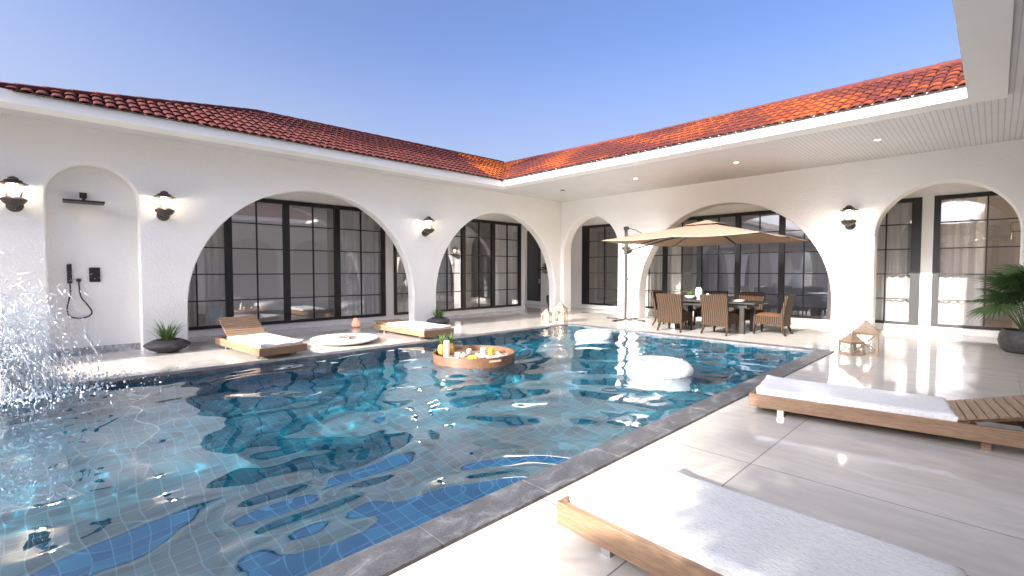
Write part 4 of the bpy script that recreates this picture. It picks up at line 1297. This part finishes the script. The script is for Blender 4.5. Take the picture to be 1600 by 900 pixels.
# ------------------------------------------------------------------ floating breakfast tray
TX, TY, TR = 4.87, -8.10, 0.70
t = thing('floating_tray', 'round teak tray floating on the pool with breakfast on it', 'tray', (TX, TY, WZ))
b = MB(); N = 72
hole = lambda a: any(abs(((a - h0 + PI) % (2 * PI)) - PI) < 0.17 for h0 in (R(-12), R(168)))
zs = [-0.05, 0.055, 0.095, 0.13]
for i in range(N):
    a0, a1 = 2 * PI * i / N, 2 * PI * (i + 1) / N; am = (a0 + a1) / 2
    for k in range(3):
        if k == 1 and hole(am): 
            for (z_) in (zs[1], zs[2]):
                b.poly([(TR * math.cos(a0), TR * math.sin(a0), z_), (TR * math.cos(a1), TR * math.sin(a1), z_), ((TR - .02) * math.cos(a1), (TR - .02) * math.sin(a1), z_), ((TR - .02) * math.cos(a0), (TR - .02) * math.sin(a0), z_)])
            continue
        for rr in (TR, TR - 0.02):
            b.poly([(rr * math.cos(a0), rr * math.sin(a0), zs[k]), (rr * math.cos(a1), rr * math.sin(a1), zs[k]), (rr * math.cos(a1), rr * math.sin(a1), zs[k + 1]), (rr * math.cos(a0), rr * math.sin(a0), zs[k + 1])])
    b.poly([(TR * math.cos(a0), TR * math.sin(a0), zs[3]), (TR * math.cos(a1), TR * math.sin(a1), zs[3]), ((TR - .02) * math.cos(a1), (TR - .02) * math.sin(a1), zs[3]), ((TR - .02) * math.cos(a0), (TR - .02) * math.sin(a0), zs[3])])
b.build('rim', M['walnut'], t)
b = MB(); b.lathe([(TR - 0.021, -0.05), (TR - 0.021, 0.028), (0.02, 0.03)], 72); b.build('base', M['palewood'], t)
TB = WZ + 0.031
rt, fw = Vector((0.696, 0.718, 0)), Vector((-0.718, 0.696, 0))
def on_tray(r, f): p = Vector((TX, TY, TB)) + rt * r + fw * f; return (p.x, p.y, TB)
def pineapple(label, r, f, s):
    t = thing('pineapple_drink', label, 'pineapple', on_tray(r, f))
    b = MB(); b.lathe([(0.045 * s, 0), (0.062 * s, 0.04 * s), (0.066 * s, 0.10 * s), (0.058 * s, 0.17 * s), (0.035 * s, 0.20 * s)], 16, wob=0.03, wn=8); b.build('fruit', M['pinea'], t, smooth=True)
    b = MB(); rg = random.Random(int(r * 100) + 50)
    for k in range(26):
        a = rg.uniform(0, 2 * PI); blade(b, (0.012 * math.cos(a), 0.012 * math.sin(a), 0.19 * s), a, rg.uniform(0, 0.55), rg.uniform(0.12, 0.26) * s, 0.013, 5, rg.uniform(0.3, 1.3), rg.uniform(0.6, 1))
    b.build('crown', M['grassleaf'], t, col=True)
pineapple('pineapple with leafy crown at the left edge of the floating tray', -0.58, 0.12, 1.0)
pineapple('pineapple with leafy crown behind the tall white candle on the tray', -0.44, 0.30, 1.0)
def cup(name, label, cat, r, f, rad, h, mat, group=None):
    b = MB(); b.lathe([(rad * 0.75, 0), (rad * 0.85, 0.006), (rad, h), (rad * 0.9, h), (rad * 0.8, h * 0.75), (0.004, h * 0.74)], 20)
    return tag(b.build(name, mat, smooth=True, autos=50, loc=on_tray(r, f)), label, cat, group)
t = thing('pillar_candle', 'tall white pillar candle at the left of the floating tray', 'candle', on_tray(-0.46, -0.08))
b = MB(); b.lathe([(0.048, 0), (0.05, 0.004), (0.05, 0.295), (0.04, 0.30), (0.004, 0.296)], 20); b.build('wax', M['wax'], t, smooth=True, autos=40)
b = MB(); b.tube([(0, 0, 0.297), (0.002, 0, 0.32)], 0.003, 5); b.build('wick', M['black'], t)
cup('short_candle', 'short white candle between the tall candle and the yellow fruit', 'candle', -0.26, -0.26, 0.042, 0.12, M['wax'])
cup('coffee_cup', 'white cup at the far side of the floating tray', 'cup', 0.13, 0.38, 0.05, 0.10, M['ceramic'])
cup('juice_glass', 'glass of orange juice right of the white cup on the tray', 'juice glass', 0.28, 0.22, 0.048, 0.12, M['orange'])
cup('milk_jug', 'white milk jug left of the white cup on the tray', 'jug', -0.12, 0.30, 0.045, 0.09, M['ceramic'])
def dish(label, r, f, rad, cat='dish'):
    t = thing('breakfast_dish', label, cat, on_tray(r, f), 0, 'small dishes on the floating tray')
    b = MB(); b.lathe([(rad * 0.6, 0), (rad * 0.7, 0.004), (rad, 0.022), (rad * 0.98, 0.026), (rad * 0.7, 0.012), (0.004, 0.010)], 24); b.build('plate', M['ceramic'], t, smooth=True, autos=50)
    return t
def blobs(t, name, mat, n, rad, size, seed, z=0.02):
    b = MB(); rg = random.Random(seed)
    for k in range(n):
        a = rg.uniform(0, 2 * PI); q = rad * math.sqrt(rg.random()); s_ = size * rg.uniform(0.7, 1.2)
        b.lathe([(s_ * 0.4, -s_ * 0.8), (s_ * 0.9, -s_ * 0.4), (s_, 0), (s_ * 0.8, s_ * 0.5), (s_ * 0.25, s_ * 0.9)], 8, (q * math.cos(a), q * math.sin(a), z + s_ * 0.8 + rg.uniform(0, size * 0.7)))
    b.build(name, mat, t, smooth=True)
t = dish('dish heaped with yellow fruit slices at the front of the tray', 0.0, -0.30, 0.115); blobs(t, 'fruit', M['yellow'], 16, 0.075, 0.028, 1)
t = dish('dish of dark berries by the short candle on the tray', -0.34, -0.10, 0.07); blobs(t, 'berry', M['berry'], 12, 0.045, 0.014, 2)
t = dish('dish of pastries and dark fruit at the right end of the tray', 0.46, 0.12, 0.10); blobs(t, 'pastry', M['bread'], 6, 0.06, 0.03, 3); blobs(t, 'berry', M['berry'], 6, 0.06, 0.022, 4, 0.05)
t = dish('white plate with small bites in the middle of the tray', 0.12, -0.02, 0.13); blobs(t, 'bite', M['ceramic'], 9, 0.09, 0.022, 5)
t = dish('white plate with crumbs at the right front of the tray', 0.33, -0.16, 0.12); blobs(t, 'bite', M['bread'], 5, 0.07, 0.014, 6)
t = dish('pale plate with yellow bread at the left back of the tray', -0.22, 0.08, 0.10); blobs(t, 'bread', M['yellow'], 5, 0.06, 0.02, 7); blobs(t, 'roll', M['wax'], 4, 0.06, 0.022, 8)

# ------------------------------------------------------------------ splash of water at the left pool end
b = MB(); rg = random.Random(21)
def drop(c, r, st_=1.0):
    ph = (1 + 5 ** 0.5) / 2
    vs = [(-1, ph, 0), (1, ph, 0), (-1, -ph, 0), (1, -ph, 0), (0, -1, ph), (0, 1, ph), (0, -1, -ph), (0, 1, -ph), (ph, 0, -1), (ph, 0, 1), (-ph, 0, -1), (-ph, 0, 1)]
    i0 = len(b.v); k = r / 1.902
    for (x, y, z) in vs: b.v.append((c[0] + x * k, c[1] + y * k, c[2] + z * k * st_))
    for f in ((0, 11, 5), (0, 5, 1), (0, 1, 7), (0, 7, 10), (0, 10, 11), (1, 5, 9), (5, 11, 4), (11, 10, 2), (10, 7, 6), (7, 1, 8), (3, 9, 4), (3, 4, 2), (3, 2, 6), (3, 6, 8), (3, 8, 9), (4, 9, 5), (2, 4, 11), (6, 2, 10), (8, 6, 7), (9, 8, 1)):
        b.face(tuple(i0 + q for q in f))
def streak(c, v, r, L):
    d = Vector(v).normalized(); i0 = len(b.v)
    a = d.orthogonal().normalized(); e_ = d.cross(a); p = Vector(c)
    b.v.append(tuple(p + d * L))
    for q in range(4): b.v.append(tuple(p + (a * math.cos(q * PI / 2) + e_ * math.sin(q * PI / 2)) * r))
    b.v.append(tuple(p - d * L * 0.8))
    for q in range(4):
        b.f.append((i0, i0 + 1 + q, i0 + 1 + (q + 1) % 4)); b.f.append((i0 + 5, i0 + 1 + (q + 1) % 4, i0 + 1 + q))
    b.c.extend([0.5] * 8)
jets = []
for k in range(46):
    sp = rg.random() ** 0.7
    jets.append((2.80 + rg.gauss(0, 0.16), -14.05 + rg.gauss(0, 0.26), rg.gauss(0.10, 0.34), rg.gauss(0.34, 0.36), 2.5 + 4.6 * sp * rg.uniform(0.65, 1.0)))
for k in range(24000):
    # fine ballistic spray thrown up in jets from the water next to the left coping
    jx, jy, jvx, jvy, jvz = rg.choice(jets)
    w_ = rg.uniform(0.03, 0.22)
    vx, vy, vz = jvx + rg.gauss(0, w_), jvy + rg.gauss(0, w_), jvz * rg.uniform(0.55, 1.0) + rg.gauss(0, 0.1)
    tt = 2 * max(vz, 0.2) / 9.81 * rg.uniform(0.06, 1.0)
    x, y, z = jx + vx * tt, jy + vy * tt, WZ + vz * tt - 4.905 * tt * tt
    if z < WZ or x < 0.2 or (x < 2.9 and z < 0.04): continue
    r = 0.0035 + 0.012 * rg.random() ** 3
    if rg.random() < 0.6: streak((x, y, z), (vx, vy, vz - 9.81 * tt), r * 0.6, r * rg.uniform(3, 11))
    else: drop((x, y, z), r, rg.uniform(0.9, 1.6))
for k in range(7000):
    a = rg.uniform(0, 2 * PI); q = abs(rg.gauss(0, 0.42))
    x, y = 2.90 + q * math.cos(a) * 0.9, -13.85 + q * math.sin(a) * 1.5
    z = abs(rg.gauss(0, 0.13)) * math.exp(-q * 1.4) + (WZ + 0.006 if x > 2.9 else 0.030)
    drop((x, y, z), 0.0035 + 0.014 * rg.random() ** 2.5, rg.uniform(0.8, 1.5))
for k in range(9000):
    # fine mist drifting over the plume
    z = 1.9 * rg.random() ** 1.3
    x, y = 2.75 + rg.gauss(0, 0.20 + 0.12 * z), -13.85 + rg.gauss(0, 0.30 + 0.10 * z)
    if x < 0.3 or (x < 2.9 and z < 0.05): continue
    drop((x, y, WZ + z), 0.0016 + 0.0028 * rg.random() ** 2, 1.2)
tag(b.build('water_splash', M['drops'], smooth=True), 'splash of white water drops over the left pool edge', 'splash', kind='stuff')

# ------------------------------------------------------------------ trees out of view: two added only to shade the left roof and the pool
def shade_tree(label, x, y, ztop, zlow, rx, ry, n, seed, trunk=0.22):
    rg = random.Random(seed)
    t = thing('added_shade_tree', label, 'tree', (x, y, 0))
    tk = MB(); zc = (ztop + zlow) / 2
    tk.tube([(0, 0, -0.1), (0.2, 0.1, zlow * 0.5), (0.0, 0.0, zc)], [trunk, trunk * 0.8, trunk * 0.4], 8)
    for k in range(9):
        a = rg.uniform(0, 2 * PI); tk.tube([(0, 0, zlow + (zc - zlow) * rg.random()), (rx * 0.7 * math.cos(a), ry * 0.7 * math.sin(a), zc + rg.uniform(-0.2, 0.7) * (ztop - zc))], [trunk * 0.3, 0.03], 5)
    tk.build('trunk', M['bark'], t, smooth=True)
    cr = MB()
    cl = [(rg.gauss(0, rx * 0.45), rg.gauss(0, ry * 0.45), rg.uniform(zlow, ztop)) for _ in range(26)]
    for k in range(n):
        c = rg.choice(cl); p = Vector((c[0] + rg.gauss(0, rx * 0.22), c[1] + rg.gauss(0, ry * 0.22), c[2] + rg.gauss(0, (ztop - zlow) * 0.10)))
        d = Vector((rg.gauss(0, 1), rg.gauss(0, 1), rg.gauss(0, 1))).normalized(); e_ = d.cross(Vector((rg.gauss(0, 1), rg.gauss(0, 1), rg.gauss(0, 1)))).normalized(); s_ = rg.uniform(0.14, 0.30)
        cr.col = rg.random()
        cr.poly([p - d * s_, p + e_ * s_ * 0.5, p + d * s_, p - e_ * s_ * 0.5])
    cr.build('crown', M['leaftree'], t, col=True)
shade_tree('unseen tall leafy tree added behind the far wing to shade the left roof', -1.9, -39.0, 21.8, 14.0, 2.6, 2.0, 9000, 1, 0.3)
shade_tree('unseen small round tree added beyond the near pool end to shade the water', 7.0, -21.3, 4.1, 1.7, 1.0, 1.3, 4500, 5, 0.10)

def palm_tree(label, x, y, h, nf, L, seed):
    rg = random.Random(seed)
    t = thing('palm_tree', label, 'palm tree', (x, y, 0))
    tk = MB(); tk.tube([(0, 0, -0.05), (0.08, 0.05, h * 0.4), (0.05, 0, h)], [0.13, 0.10, 0.09], 10); tk.build('trunk', M['bark'], t, smooth=True)
    lf = MB(); st_ = MB()
    for k in range(nf):
        az = 2.399963 * k + rg.gauss(0, 0.15); el = R(75) - R(110) * k / nf
        d = Vector((math.cos(az) * math.cos(el), math.sin(az) * math.cos(el), math.sin(el)))
        end = Vector((0.05, 0, h)) + d * L * 0.6
        st_.tube([(0.05, 0, h), end], [0.02, 0.012], 5)
        fan_leaf(lf, end, d, L * 0.62 * rg.uniform(0.85, 1.1), rg, 22)
    st_.build('stem', M['stem'], t); lf.build('frond', M['leaf'], t, col=True)
palm_tree('fan palm on the paving behind the closest lounger', 11.0, -19.6, 3.6, 13, 1.35, 41)
palm_tree('taller fan palm at the right corner of the paving', 10.9, -22.0, 6.6, 24, 1.9, 42)
palm_tree('tallest fan palm beyond the right corner of the paving', 10.5, -25.5, 8.9, 12, 2.1, 43)
